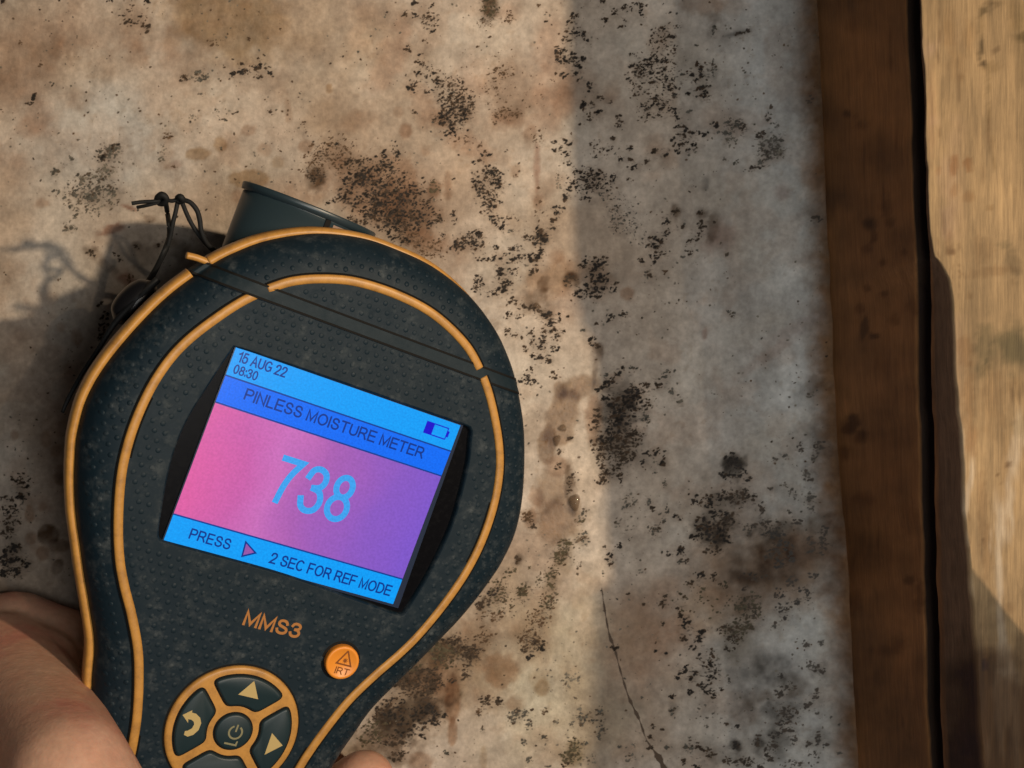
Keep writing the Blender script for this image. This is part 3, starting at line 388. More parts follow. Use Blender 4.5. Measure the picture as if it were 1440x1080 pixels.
 (850, 28, 7, 2.5, 8, 8, 5.4, 'k'), (867, 17, 6, 4, 15, 6, 4.8, 'd'), (875, 38, 6, 2.5, -10, 5, 4.6, 'k'), (847, 2, 6, 3, -15, 5, 4.8, 'd'), (880, 12, 9, 6, 0, 9, 4.2, 'd'), (894, 6, 7, 3, 20, 7, 4.6, 'k'), (902, 19, 3, 6, -15, 6, 4.8, 'k'), (878, 29, 10, 3, 0, 5, 3.6, 'd'), (905, 8, 8, 4, 0, 6, 3.6, 'd'), (941, 18, 3, 2.5, 0, 4, 4.8, 'k'), (953, 18, 3, 2, 0, 2, 4, 'g'), (930, 50, 14, 16, 0, 26, 3.8, 'd'), (948, 53, 5, 3, 20, 5, 4.4, 'k'), (932, 40, 5, 2, 0, 4, 4, 'k'), (950, 35, 12, 8, 0, 8, 3.2, 'g'), (917, 62, 10, 6, 20, 8, 3.4, 'd'), (945, 70, 12, 10, 0, 12, 3.4, 'd'), (920, 105, 40, 42, 0, 90, 3.6, 'd'), (905, 97, 16, 12, -10, 26, 4.4, 'k'), (912, 86, 6, 5, 0, 8, 4.6, 'k'), (930, 86, 9, 6, 0, 15, 4.4, 'k'), (916, 114, 4, 5, 0, 7, 6, 'k'), (886, 76, 5, 4, 0, 4, 4.6, 'k'), (887, 92, 5, 5, 0, 5, 4.4, 'k'), (882, 112, 4, 3, 0, 3, 4.2, 'k'), (935, 110, 12, 18, 0, 26, 4, 'k'), (918, 138, 8, 3, -15, 6, 4.6, 'k'), (932, 148, 14, 8, 20, 22, 4.2, 'k'), (905, 152, 10, 8, 0, 14, 4.2, 'k'), (945, 123, 5, 12, 0, 12, 4.2, 'k'), (948, 138, 3, 8, 10, 5, 4.6, 'g'), (895, 130, 10, 14, 0, 12, 3.4, 'd'), (915, 165, 26, 8, 0, 14, 3.6, 'd'), (982, 94, 5, 5, 0, 8, 6, 'k'), (972, 104, 6, 4, -10, 7, 5.6, 'k'), (985, 104, 4, 7, 0, 6, 5.4, 'k'), (978, 114, 6, 3, -20, 6, 5.4, 'k'), (966, 132, 4, 4, 0, 7, 5.8, 'k'), (988, 127, 9, 4, -10, 12, 5.8, 'k'), (990, 135, 10, 3, 0, 9, 5.2, 'k'), (1003, 97, 5, 10, 0, 10, 4.4, 'g'), (997, 122, 4, 3, 0, 4, 5, 'k'), (968, 157, 5, 2, -8, 3, 4.6, 'g'), (946, 156, 6, 5, 30, 8, 5.2, 'k'), (952, 166, 4, 5, 0, 6, 5.4, 'k'), (957, 178, 7, 3, 10, 8, 5.4, 'k'), (970, 184, 10, 3, 12, 12, 5.6, 'k'), (988, 188, 9, 4, 0, 15, 6.4, 'k'), (1003, 176, 5, 5, 0, 9, 6, 'k'), (948, 180, 4, 4, 0, 5, 5, 'k'), (960, 190, 8, 3, 0, 8, 4.8, 'd'), (945, 196, 5, 3, -30, 4, 4.8, 'k'), (981, 64, 4, 2, 0, 3, 4, 'g'), (958, 105, 4, 4, 0, 3, 4.4, 'g'),
 (1004, 42, 4, 9, 20, 12, 4.6, 'g'), (1045, 45, 11, 3, -15, 12, 5, 'd'), (1050, 42, 4, 3, 0, 5, 5.4, 'k'), (1030, 175, 16, 8, 0, 28, 4.4, 'g'), (1043, 178, 6, 6, 0, 9, 4.6, 'd'), (1080, 164, 5, 7, 20, 10, 5, 'd'), (1091, 176, 7, 4, 30, 7, 4.8, 'g'), (1083, 152, 4, 2.5, -30, 3, 4.8, 'd'), (1028, 200, 8, 9, 0, 14, 4.2, 's'), (1022, 188, 9, 3, 10, 7, 4.6, 'g'), (1068, 191, 6, 6, 0, 8, 5, 'd'), (1080, 205, 16, 12, 0, 30, 4.6, 'g'), (1095, 215, 10, 8, 0, 18, 4.6, 's'), (1093, 196, 8, 5, 20, 10, 4.6, 'g'), (1075, 216, 6, 4, 0, 8, 5, 'd'), (1073, 226, 10, 4, -15, 12, 5, 'g'), (1057, 238, 14, 4, -20, 16, 5, 'd'), (1035, 230, 4, 6, 0, 6, 4.4, 'g'), (1020, 225, 6, 3, 0, 4, 4, 's'), (1137, 142, 4, 6, 0, 6, 4.6, 'b'),
 (1146, 310, 6, 6, 0, 10, 5, 'd'), (870, 172, 8, 12, 0, 16, 4.4, 'd'), (862, 194, 3, 6, 0, 5, 5, 'k'), (884, 208, 5, 4, 30, 6, 5.2, 'k'), (873, 224, 5, 5, 0, 7, 4.8, 'k'), (885, 224, 4, 2, 0, 3, 4.4, 'k'), (892, 236, 5, 4, -40, 6, 5.2, 'k'), (908, 229, 3, 4, -40, 3, 4.8, 'd'), (920, 212, 7, 3, -10, 8, 5, 'd'), (952, 208, 7, 8, 40, 14, 4.8, 'k'), (967, 211, 4, 3, 0, 4, 4.8, 'k'), (977, 207, 5, 6, 0, 9, 4.6, 'k'), (963, 202, 6, 4, 0, 6, 4, 'd'), (937, 219, 4, 3, -30, 3, 4.6, 'k'), (845, 210, 30, 14, 0, 22, 3.6, 'd'), (836, 222, 5, 2, -30, 3, 4.4, 'k'), (883, 252, 6, 4, 20, 4, 3.6, 'd'), (870, 290, 22, 24, 0, 40, 3.2, 'g'), (868, 315, 14, 18, 0, 26, 3.4, 'g'), (895, 325, 18, 24, 0, 30, 3.2, 'g'), (848, 278, 4, 6, 0, 6, 4, 'g'),
 (949, 299, 5, 6, 0, 10, 5.6, 'd'), (940, 311, 6, 5, -40, 10, 5, 'k'), (938, 328, 7, 5, -30, 10, 5, 'k'), (931, 338, 8, 4, 0, 12, 5.4, 'k'), (918, 334, 7, 3, 0, 7, 4.8, 'k'), (920, 346, 9, 4, 0, 9, 4.8, 'k'), (918, 360, 8, 7, -30, 15, 4.8, 'k'), (902, 366, 4, 5, 0, 8, 5, 'k'), (930, 355, 8, 6, 0, 8, 4, 'd'), (911, 386, 5, 6, 0, 8, 4, 'g'), (986, 299, 7, 4, 0, 10, 5, 'd'), (985, 315, 5, 9, 0, 12, 5, 'd'), (982, 331, 4, 5, 0, 7, 5, 'd'), (972, 339, 7, 4, -20, 9, 5, 'd'), (960, 319, 4, 4, 0, 4, 4.4, 'd'), (968, 355, 6, 4, 0, 6, 4.4, 'd'), (1003, 312, 4, 3, 0, 3, 4, 'd'), (959, 362, 4, 3, 0, 4, 4.4, 'g'), (979, 352, 3, 2, 0, 2, 4.4, 'g'), (1015, 342, 3, 3, 0, 3, 4, 'g'), (1022, 358, 3, 3, 0, 3, 4, 'g'), (935, 382, 4, 6, 0, 5, 4, 'b'),
 (842, 372, 10, 14, 30, 26, 5.4, 'k'), (838, 392, 10, 16, 35, 40, 6, 'k'), (826, 410, 14, 9, -35, 36, 6, 'k'), (824, 366, 5, 6, 0, 8, 5.4, 'k'), (853, 392, 5, 7, 0, 12, 5.6, 'k'), (848, 407, 14, 3, -14, 20, 5.6, 'k'), (862, 408, 4, 6, 0, 8, 5.4, 'k'), (840, 417, 5, 3, 0, 5, 5.4, 'k'), (812, 414, 6, 5, 0, 8, 5, 'k'), (818, 375, 5, 5, 0, 6, 4.4, 'd'), (866, 398, 5, 3, 0, 4, 4, 'd'), (803, 395, 9, 9, 0, 16, 4.6, 'd'), (857, 446, 6, 6, 0, 11, 5, 'k'), (876, 442, 7, 5, 20, 8, 4.6, 'k'), (838, 455, 5, 3, 0, 4, 4.4, 'd'), (833, 478, 5, 7, 20, 9, 4.8, 'k'), (841, 488, 3, 4, 0, 4, 4.8, 'd'), (820, 465, 6, 8, 0, 4, 3.6, 'g'), (912, 387, 4, 4, 0, 5, 4.6, 'd'),
 (711, 400, 6, 5, -35, 9, 5, 'k'), (722, 425, 7, 6, 30, 12, 5, 'd'), (737, 432, 9, 5, 15, 18, 5.4, 'd'), (752, 437, 14, 4, 15, 18, 5.2, 'd'), (768, 443, 6, 4, 20, 12, 5.8, 'k'), (716, 445, 6, 5, -45, 8, 4.6, 'd'), (730, 445, 8, 3, -20, 6, 4.4, 'd'), (772, 455, 6, 7, -40, 14, 5.4, 'k'), (766, 468, 6, 9, 25, 22, 5.6, 'k'), (759, 485, 5, 10, 20, 22, 5.6, 'k'), (752, 500, 6, 5, 0, 10, 5.2, 'k'), (764, 502, 12, 4, -5, 18, 5.4, 'k'), (779, 463, 5, 10, 0, 14, 4.6, 'k'), (783, 475, 5, 6, 0, 10, 5, 'k'), (778, 490, 10, 5, 0, 14, 5, 'k'), (771, 508, 6, 4, -30, 7, 5, 'k'), (787, 444, 3, 6, 0, 6, 4.8, 'k'), (799, 445, 5, 3, 20, 5, 4.8, 'd'), (725, 470, 14, 6, 10, 8, 4, 'd'), (748, 475, 4, 14, 0, 12, 4.2, 'd'), (738, 490, 5, 5, 0, 6, 4.2, 'd'), (712, 463, 6, 6, 0, 5, 4, 'd'), (742, 533, 10, 9, 0, 22, 5, 'k'), (748, 539, 5, 3, 0, 6, 5, 'k'), (747, 518, 4, 5, 0, 4, 4.4, 'd'), (779, 529, 6, 6, 20, 12, 5.4, 'd'), (762, 543, 4, 3, 0, 3, 4, 'd'), (792, 465, 6, 3, 0, 4, 4, 'd'), (710, 390, 30, 10, 0, 12, 4, 'k'),
 (855, 540, 14, 4, -38, 36, 6, 'k'), (868, 526, 9, 4, -38, 18, 5.6, 'k'), (843, 548, 6, 4, -30, 10, 6, 'k'), (875, 518, 5, 4, 0, 6, 5, 'k'), (848, 560, 4, 5, 0, 8, 6, 'k'), (853, 527, 5, 3, 0, 5, 4.4, 'g'), (890, 517, 8, 4, 0, 5, 4.4, 'g'), (910, 541, 14, 3.5, 6, 18, 5, 'd'), (926, 543, 7, 3, 10, 8, 5, 'd'), (893, 548, 10, 6, 30, 18, 5.4, 'k'), (875, 570, 22, 20, 0, 130, 6.5, 'k'), (872, 590, 18, 14, 0, 60, 6.5, 'k'), (895, 560, 12, 14, 0, 34, 5.6, 'k'), (910, 570, 8, 10, 0, 16, 5, 'd'), (908, 590, 8, 10, 0, 18, 5, 'g'), (855, 610, 14, 10, 0, 40, 6, 'k'), (860, 625, 26, 16, 0, 70, 5.6, 'd'), (838, 590, 6, 22, 0, 26, 5, 'd'), (885, 615, 18, 14, 0, 40, 5.4, 'd'), (868, 648, 16, 14, 0, 44, 5.4, 'd'), (845, 645, 7, 14, 0, 22, 5.2, 'd'), (885, 642, 10, 8, 0, 18, 5.2, 'd'), (903, 650, 4, 6, 20, 8, 5.6, 'k'), (925, 635, 12, 5, -15, 22, 6, 'k'), (912, 637, 6, 4, 0, 8, 5.4, 'k'), (932, 648, 4, 9, 10, 14, 5.6, 'k'), (850, 668, 7, 14, 0, 20, 5, 'd'), (872, 668, 4, 10, 0, 10, 4.8, 'd'), (847, 678, 6, 3, 0, 8, 5.2, 'k'), (921, 665, 4, 3, 0, 4, 4.6, 'g'), (935, 678, 5, 6, 0, 5, 4.4, 's'), (940, 525, 10, 8, 0, 8, 4.4, 'g'), (945, 550, 6, 5, 0, 5, 4.2, 'g'), (955, 565, 6, 4, 0, 5, 4.2, 's'),
 (885, 705, 12, 10, 0, 12, 4.4, 's'), (880, 712, 6, 4, 0, 6, 4.4, 'g'), (913, 705, 3, 8, 0, 5, 4.6, 'g'), (918, 716, 3, 6, -30, 7, 5, 'd'), (952, 728, 8, 3.5, 35, 12, 5.2, 'k'), (938, 720, 4, 6, 0, 6, 4.6, 'g'), (932, 732, 5, 4, 0, 6, 4.6, 'g'), (870, 767, 8, 3.5, -20, 13, 5.4, 'k'), (857, 782, 4, 8, 25, 12, 5, 'k'), (858, 793, 4, 3, 0, 4, 5, 'k'), (920, 745, 9, 5, 0, 10, 4.6, 'g'), (938, 778, 4, 4, 0, 6, 5, 'k'), (931, 777, 3, 3, 0, 3, 4.6, 'g'), (850, 768, 4, 4, 0, 4, 4, 'g'), (884, 758, 3, 3, 0, 2, 4, 'g'), (900, 735, 30, 20, 0, 14, 3.6, 's'), (870, 735, 8, 6, 0, 6, 3.8, 's'), (848, 806, 3, 6, 0, 4, 4, 'g'), (955, 775, 5, 6, 0, 8, 5.6, 'k'), (956, 790, 4, 6, 0, 7, 5.4, 'g'), (900, 805, 20, 8, 0, 5, 3.6, 's'),
 (742, 728, 7, 12, 10, 22, 4.4, 'b'), (748, 738, 4, 5, 0, 7, 4.6, 'd'), (727, 788, 4, 7, 15, 14, 5, 'd'), (718, 805, 10, 6, -40, 12, 4.6, 'o'), (745, 798, 3, 4, 0, 4, 4.2, 'o'), (735, 832, 8, 11, 20, 18, 4.2, 'o'), (795, 768, 10, 10, 20, 30, 4.6, 'o'), (788, 785, 10, 14, 10, 36, 4.6, 'o'), (800, 763, 5, 5, 0, 9, 5, 'o'), (778, 805, 8, 12, 15, 26, 4.4, 'o'), (775, 822, 6, 6, 0, 12, 4.4, 'o'), (770, 845, 14, 12, 0, 30, 4, 'o'), (818, 725, 8, 8, 0, 12, 4, 'g'), (820, 757, 10, 10, -30, 18, 3.8, 'g'), (813, 735, 6, 4, 0, 6, 4, 'o'), (820, 690, 6, 4, 0, 2, 4, 'g'), (760, 770, 20, 26, 0, 16, 3, 's'), (812, 789, 6, 20, 0, 8, 3.4, 's'), (813, 643, 4, 3, 0, 3, 4, 'b'), (800, 618, 4, 4, 0, 6, 5, 'd'), (788, 636, 5, 5, 20, 8, 5, 'd'), (785, 655, 5, 6, 0, 8, 4.8, 'd'), (805, 670, 8, 4, -30, 6, 4, 'd'), (801, 685, 4, 10, 0, 14, 5, 'd'),
 (1032, 648, 12, 12, 0, 56, 6.4, 'k'), (1022, 668, 10, 6, 0, 20, 6, 'k'), (1038, 664, 10, 8, 0, 24, 6, 'k'), (1053, 672, 5, 6, 0, 9, 5.6, 'k'), (1013, 695, 6, 7, 0, 10, 5.6, 'k'), (1038, 698, 24, 9, 0, 46, 5.6, 'd'), (1050, 692, 8, 8, 0, 14, 5.4, 'd'), (997, 707, 10, 12, 0, 34, 5.8, 'k'), (978, 704, 6, 7, -20, 14, 5.6, 'k'), (1010, 725, 14, 8, 15, 30, 6, 'k'), (1025, 730, 10, 6, 0, 18, 5.4, 'd'), (1071, 715, 4, 12, 0, 16, 5, 'd'), (988, 742, 14, 16, -20, 66, 6.4, 'k'), (1005, 752, 18, 14, 0, 66, 6.4, 'k'), (975, 755, 9, 5, -10, 14, 5.8, 'k'), (1015, 742, 10, 14, 0, 24, 5.4, 'd'), (1050, 745, 6, 10, 0, 16, 5, 'g'), (1000, 775, 14, 5, 0, 18, 5, 'd'), (1085, 738, 26, 6, 0, 34, 5.6, 'd'), (1090, 748, 16, 9, 0, 40, 5.8, 'k'), (1122, 735, 10, 5, 0, 16, 5.4, 'd'), (1100, 765, 8, 9, 0, 18, 5.6, 'k'), (1113, 778, 5, 14, 0, 22, 5.4, 'k'), (1095, 793, 6, 8, 0, 16, 5.8, 'k'), (1085, 778, 16, 10, 0, 24, 5.4, 'd'), (1060, 812, 24, 5, 0, 18, 5, 'd'), (1048, 828, 6, 5, 20, 9, 5.2, 'd'), (1138, 770, 5, 14, 0, 14, 5, 'd'), (1157, 765, 4, 16, 0, 12, 5, 'd'), (1158, 745, 6, 8, 0, 9, 5, 'd'), (960, 772, 5, 8, 0, 8, 5.4, 'k'), (965, 788, 4, 6, 0, 8, 5.4, 'k'), (983, 808, 7, 5, 0, 12, 5.4, 'k'), (1003, 810, 6, 9, 0, 13, 5, 'd'), (970, 818, 5, 6, 20, 7, 5, 'd'), (1018, 822, 8, 5, 0, 6, 4.6, 'o'), (1113, 818, 8, 8, 0, 18, 5.4, 'd'), (1095, 837, 9, 8, -30, 24, 6, 'k'), (1103, 855, 10, 8, 0, 28, 6, 'k'), (1120, 846, 9, 4, -15, 13, 5.6, 'k'), (1130, 830, 9, 4, 35, 14, 5.2, 'k'), (1136, 838, 5, 6, 40, 8, 5, 'k'), (1144, 810, 7, 4, 15, 11, 5.2, 'k'), (1104, 868, 4, 4, 0, 5, 5, 'k'), (985, 845, 40, 24, 0, 26, 4.4, 'o'), (1040, 850, 30, 16, 0, 26, 4.6, 'o'), (1043, 851, 6, 8, 30, 10, 5.2, 'o'), (935, 845, 6, 8, 20, 8, 4.6, 'd'), (1060, 855, 20, 20, 0, 20, 4.4, 'o'),
 (1125, 630, 5, 8, 0, 9, 4.8, 'd'), (1152, 627, 7, 10, 20, 16, 5, 'd'), (1146, 644, 6, 5, 0, 8, 4.8, 'g'), (1134, 668, 8, 6, 30, 10, 4.8, 'g'), (1140, 675, 6, 3, 0, 5, 4.6, 'd'), (1090, 645, 6, 4, 0, 5, 4, 'g'), (1107, 640, 6, 4, -30, 5, 4, 'g'), (1116, 694, 6, 8, -20, 10, 4.6, 'g'), (1140, 706, 8, 14, -20, 20, 4.8, 'g'), (1085, 687, 4, 3, 0, 4, 4.4, 'g'), (1103, 683, 6, 5, 0, 5, 4, 's'), (1110, 720, 6, 4, 0, 5, 4.4, 'd'), (1140, 555, 10, 4, -30, 8, 4.6, 's'), (1028, 440, 5, 8, -40, 7, 4.2, 'g'), (1031, 500, 2, 2, 0, 1, 4, 'g'),
 (700, 830, 14, 18, 0, 36, 4, 'o'), (680, 845, 14, 8, -40, 22, 4.6, 'd'), (695, 832, 8, 5, -40, 10, 5, 'k'), (676, 852, 6, 5, 0, 8, 5, 'd'), (715, 850, 20, 16, 0, 26, 3.6, 'o'), (735, 828, 6, 9, 0, 12, 4, 'o'), (760, 815, 10, 14, 0, 14, 3.8, 'o'), (690, 867, 20, 8, 0, 24, 4, 'b'), (755, 870, 18, 14, 0, 36, 3.8, 'b'), (770, 845, 10, 16, 0, 14, 4, 'b'), (740, 895, 18, 12, 0, 34, 4.2, 'b'), (755, 905, 10, 12, 0, 24, 4.6, 'd'), (746, 925, 6, 5, 0, 14, 6, 'k'), (759, 914, 7, 3, -10, 9, 5.4, 'k'), (738, 912, 6, 8, 0, 12, 4.6, 'd'), (680, 895, 16, 14, 0, 26, 4.2, 'b'), (665, 915, 14, 10, -30, 30, 4.8, 'd'), (610, 910, 34, 12, 15, 80, 4.8, 'o'), (640, 905, 20, 14, 20, 44, 5, 'd'), (660, 920, 12, 10, 0, 24, 4.8, 'd'), (655, 945, 6, 14, 10, 20, 5, 'd'), (630, 925, 20, 16, 0, 34, 4.6, 'o'), (600, 950, 22, 14, 0, 56, 5, 'd'), (585, 970, 30, 16, 0, 70, 5.2, 'd'), (570, 955, 16, 10, -30, 34, 5, 'd'), (612, 962, 14, 8, 0, 24, 4.8, 'd'), (632, 958, 8, 5, 0, 14, 5, 'k'), (555, 1000, 22, 20, 0, 80, 5.8, 'k'), (595, 1000, 22, 10, -12, 80, 6, 'k'), (612, 1012, 16, 7, -20, 50, 6, 'k'), (580, 1022, 24, 10, -25, 60, 5.8, 'k'), (555, 1040, 20, 12, -20, 60, 5.4, 'd'), (525, 1030, 22, 18, -30, 70, 4.8, 'o'), (560, 1062, 14, 8, -20, 26, 5.2, 'd'), (535, 1005, 14, 10, -30, 34, 5, 'd'), (595, 1036, 6, 4, 0, 8, 5, 'k'), (626, 1008, 4, 4, 0, 5, 4.6, 'k'), (580, 940, 10, 6, 0, 14, 4.6, 'o'),
 (683, 985, 10, 8, -30, 18, 4.8, 'd'), (672, 1000, 5, 5, 0, 7, 4.8, 'b'), (702, 984, 5, 9, 20, 16, 4.8, 'd'), (673, 1006, 4, 3, 0, 4, 4.8, 'd'), (720, 1010, 8, 14, 20, 28, 4.8, 'g'), (735, 1004, 4, 8, 20, 12, 4.6, 'g'), (726, 1000, 8, 4, 0, 8, 4.4, 'g'), (743, 1018, 6, 8, 0, 10, 4.4, 'g'), (748, 999, 4, 4, 0, 5, 4.6, 'd'), (737, 1045, 4, 6, 20, 6, 4.4, 'g'), (678, 1025, 4, 6, 0, 5, 4.2, 's'), (627, 1058, 4, 5, 0, 5, 4.2, 'g'), (764, 1037, 4, 4, 0, 5, 4.6, 'g'), (745, 1070, 5, 6, 0, 7, 4.4, 'g'), (765, 1000, 8, 6, 0, 8, 4.2, 'b'), (782, 1016, 4, 6, 0, 6, 4, 's'), (800, 953, 9, 6, -20, 11, 4.2, 's'), (813, 956, 3, 6, 0, 6, 4.4, 's'), (800, 966, 4, 3, 0, 4, 4.2, 's'), (808, 982, 4, 3, 0, 4, 4.2, 'g'), (816, 997, 4, 4, 0, 4, 4, 's'), (820, 1012, 9, 9, 0, 20, 4.4, 'g'), (803, 1018, 4, 5, 20, 7, 4.6, 'g'), (842, 1000, 6, 9, 20, 16, 4.6, 'g'), (836, 1013, 5, 4, 0, 8, 5, 'g'), (847, 1024, 6, 6, 0, 10, 4.4, 'g'), (842, 1035, 4, 6, 0, 7, 4.6, 'g'), (806, 1046, 8, 9, -35, 26, 5, 'o'), (820, 1044, 6, 3, 0, 7, 4.6, 'g'), (802, 1065, 14, 9, -20, 40, 5.2, 'o'), (795, 1074, 6, 4, 0, 9, 5.4, 'd'), (770, 1078, 4, 3, 0, 4, 4.4, 'g'), (780, 930, 60, 40, 0, 14, 2.8, 's'), (830, 1070, 12, 8, 0, 8, 3.8, 's'),
 (865, 911, 5, 5, 0, 11, 5.4, 'd'), (937, 918, 4, 3, 0, 5, 5, 'k'), (922, 916, 3, 3, 0, 4, 4.8, 'k'), (905, 850, 3, 3, 0, 3, 4.6, 'd'), (885, 835, 4, 2, 0, 2, 4, 'd'), (932, 877, 5, 4, 0, 5, 4.4, 'd'), (955, 860, 4, 8, -30, 9, 5, 'd'), (965, 874, 7, 5, 40, 14, 5.6, 'k'), (961, 882, 4, 3, 0, 5, 5.2, 'k'), (983, 895, 5, 9, 20, 13, 5.2, 'k'), (975, 910, 8, 4, -15, 14, 5.4, 'k'), (988, 888, 4, 5, 0, 6, 5, 'k'), (960, 900, 5, 4, 0, 6, 4.8, 'd'), (964, 942, 4, 8, 20, 10, 5.2, 'k'), (953, 950, 5, 4, -30, 6, 5.2, 'k'), (977, 945, 4, 6, 0, 9, 5, 'k'), (972, 953, 4, 4, 0, 5, 5, 'k'), (995, 935, 9, 6, 0, 16, 5.4, 'k'), (1000, 918, 4, 9, 0, 9, 5, 'd'), (983, 925, 4, 5, 0, 6, 5, 'k'), (1008, 945, 4, 6, 0, 9, 5.2, 'k'), (998, 953, 9, 6, 0, 20, 5.4, 'k'), (988, 963, 8, 5, 0, 14, 5.4, 'k'), (996, 972, 10, 4, 25, 12, 5.2, 'k'), (1004, 978, 4, 5, 0, 7, 5.2, 'k'), (970, 972, 4, 4, 0, 6, 5.2, 'k'), (946, 979, 5, 4, 0, 8, 5.4, 'k'), (1014, 968, 4, 4, 0, 4, 4.8, 'd'), (1025, 955, 3, 7, 0, 5, 4.4, 'g'), (945, 998, 4, 8, 0, 8, 4.8, 'g'), (902, 981, 4, 3, 0, 4, 4.4, 'g'), (919, 1023, 4, 4, 0, 6, 5, 'd'), (931, 1025, 3, 3, 0, 4, 4.8, 'd'), (914, 1036, 4, 4, 0, 5, 4.6, 'd'), (871, 1050, 4, 4, 0, 5, 4.6, 'g'), (890, 1048, 5, 5, 0, 4, 4, 's'), (885, 1065, 10, 8, 0, 10, 4.2, 's'), (912, 1052, 5, 5, 0, 6, 5, 'd'), (937, 1052, 4, 4, 0, 5, 4.6, 'g'), (968, 1052, 8, 5, 20, 12, 5, 'g'), (982, 1050, 5, 6, 0, 10, 5.2, 'd'), (970, 1038, 4, 4, 0, 4, 4.4, 'g'), (997, 1060, 8, 8, 0, 18, 5.2, 'd'), (962, 1073, 4, 6, 0, 7, 5, 'd'), (980, 1078, 8, 3, 0, 8, 5.4, 'k'),
 (1035, 885, 16, 14, 0, 26, 5, 'o'), (1050, 880, 10, 16, 0, 20, 5, 'o'), (1028, 902, 9, 14, 0, 20, 4.8, 'd'), (1015, 885, 8, 8, 0, 10, 4.8, 'd'), (1062, 865, 8, 4, -30, 8, 5, 'd'), (1090, 880, 4, 6, 0, 5, 4.6, 'g'), (1135, 905, 8, 6, 0, 7, 4.6, 'g'), (1155, 904, 6, 4, 0, 6, 4.6, 'g'), (1152, 942, 10, 7, 20, 20, 5, 'd'), (1140, 935, 6, 6, 0, 8, 4.8, 'g'), (1098, 950, 8, 4, 20, 11, 5.4, 'k'), (1095, 975, 8, 6, 0, 12, 5, 'd'), (1147, 978, 4, 8, 10, 10, 5, 'd'), (1135, 992, 6, 4, -40, 10, 5, 'd'), (1110, 965, 12, 8, 0, 12, 4.6, 'd'), (1105, 998, 16, 6, 0, 20, 5, 'd'), (1108, 1008, 10, 5, -15, 20, 5.6, 'k'), (1100, 1018, 6, 6, 0, 14, 5.8, 'k'), (1090, 1032, 10, 6, -30, 24, 5.8, 'k'), (1100, 1028, 6, 5, 0, 10, 5.4, 'k'), (1085, 1050, 10, 10, 0, 26, 5.4, 'd'), (1082, 1065, 5, 6, 0, 9, 5.2, 'd'), (1035, 1048, 8, 6, 0, 22, 6, 'k'), (1065, 1044, 6, 12, 0, 24, 5.4, 'd'), (1038, 1021, 3, 3, 0, 4, 5, 'k'), (1022, 1018, 4, 4, 0, 5, 4.8, 'd'), (1110, 1028, 4, 4, 0, 5, 5, 'd'), (1117, 1040, 8, 6, 0, 10, 4.8, 'g'), (1150, 1035, 4, 10, 10, 12, 5, 'd'), (1156, 1046, 8, 4, 20, 13, 5.2, 'k'), (1136, 1045, 6, 4, 0, 8, 5, 'd'), (1022, 1068, 5, 8, 0, 12, 5.4, 'd'), (1045, 1070, 18, 6, 0, 24, 5.2, 'd'), (1068, 1078, 6, 3, 0, 8, 5.4, 'k'), (1150, 1004, 4, 4, 0, 4, 4.4, 'g'), (1178, 1018, 3, 4, 0, 4, 4.4, 'g'), (1168, 1008, 3, 3, 0, 3, 4.2, 'g'), (1145, 1060, 8, 6, 0, 8, 4.2, 'g'), (1178, 1058, 4, 3, 0, 4, 4.4, 'g'), (1120, 1075, 30, 8, 0, 18, 4.2, 'g'), (1000, 1005, 60, 20, 0, 14, 4, 'g'),
 (30, 675, 15, 9, 0, 18, 4.8, 'd'), (37, 685, 8, 3, 0, 8, 5, 'k'), (12, 700, 14, 4, 0, 14, 5.2, 'k'), (32, 700, 14, 5, -10, 18, 5.2, 'k'), (20, 716, 8, 7, 15, 22, 5.8, 'k'), (5, 718, 8, 5, 30, 8, 5, 'k'), (15, 733, 16, 6, 0, 16, 4.6, 'd'), (12, 748, 12, 8, 0, 14, 4.8, 'd'), (14, 772, 14, 7, -20, 26, 5.6, 'k'), (34, 792, 8, 7, 30, 14, 5.6, 'k'), (18, 785, 8, 6, 0, 10, 5.4, 'k'), (26, 802, 7, 4, 0, 10, 5.6, 'k'), (10, 805, 14, 8, 0, 22, 5.4, 'k'), (5, 790, 8, 14, 0, 18, 5, 'k'), (28, 770, 4, 6, 0, 5, 4.4, 'd'),
 (140, 428, 4, 4, 0, 6, 5.2, 'd'), (148, 443, 6, 5, 30, 11, 5, 'd'), (143, 460, 4, 8, 20, 14, 4.8, 'd'), (140, 474, 5, 6, 0, 10, 5, 'd'), (148, 470, 3, 4, 0, 4, 4.6, 'b'), (152, 458, 3, 4, 0, 4, 4.4, 'd'), (128, 356, 8, 5, 30, 9, 4.4, 'd'), (165, 362, 10, 4, 40, 7, 4, 'd'), (190, 346, 6, 3, 20, 5, 4.6, 'd'), (223, 345, 3, 3, 0, 3, 5, 'd'), (182, 392, 8, 5, 20, 7, 4.4, 'b'),
]
mv, mf, mc = [], [], []
LOBES = []
def lobe(u, v, r, asp, ang, col, hgt):
    n = 9; i0 = len(mv); ca, sa = math.cos(ang), math.sin(ang)
    mv.append((u, v, hgt)); mc.append(col); LOBES.append((u, v, r))
    ph, am = random.random() * 6.28, random.uniform(0.04, 0.16)
    rimc = tuple(0.86 * np.array(col) + 0.14 * np.array((0.20, 0.155, 0.115)))
    for k in range(n):
        th = 2 * math.pi * k / n
        rr = r * (0.92 + am * math.sin(2 * th + ph) + 0.09 * math.sin(3 * th + 2 * ph) + random.uniform(-0.06, 0.06))
        x, y = rr * math.cos(th) * asp, rr * math.sin(th) / asp
        mv.append((u + x * ca - y * sa, v + x * sa + y * ca, 0.004)); mc.append(rimc)
    for k in range(n): mf.append((i0, i0 + 1 + (k + 1) % n, i0 + 1 + k))
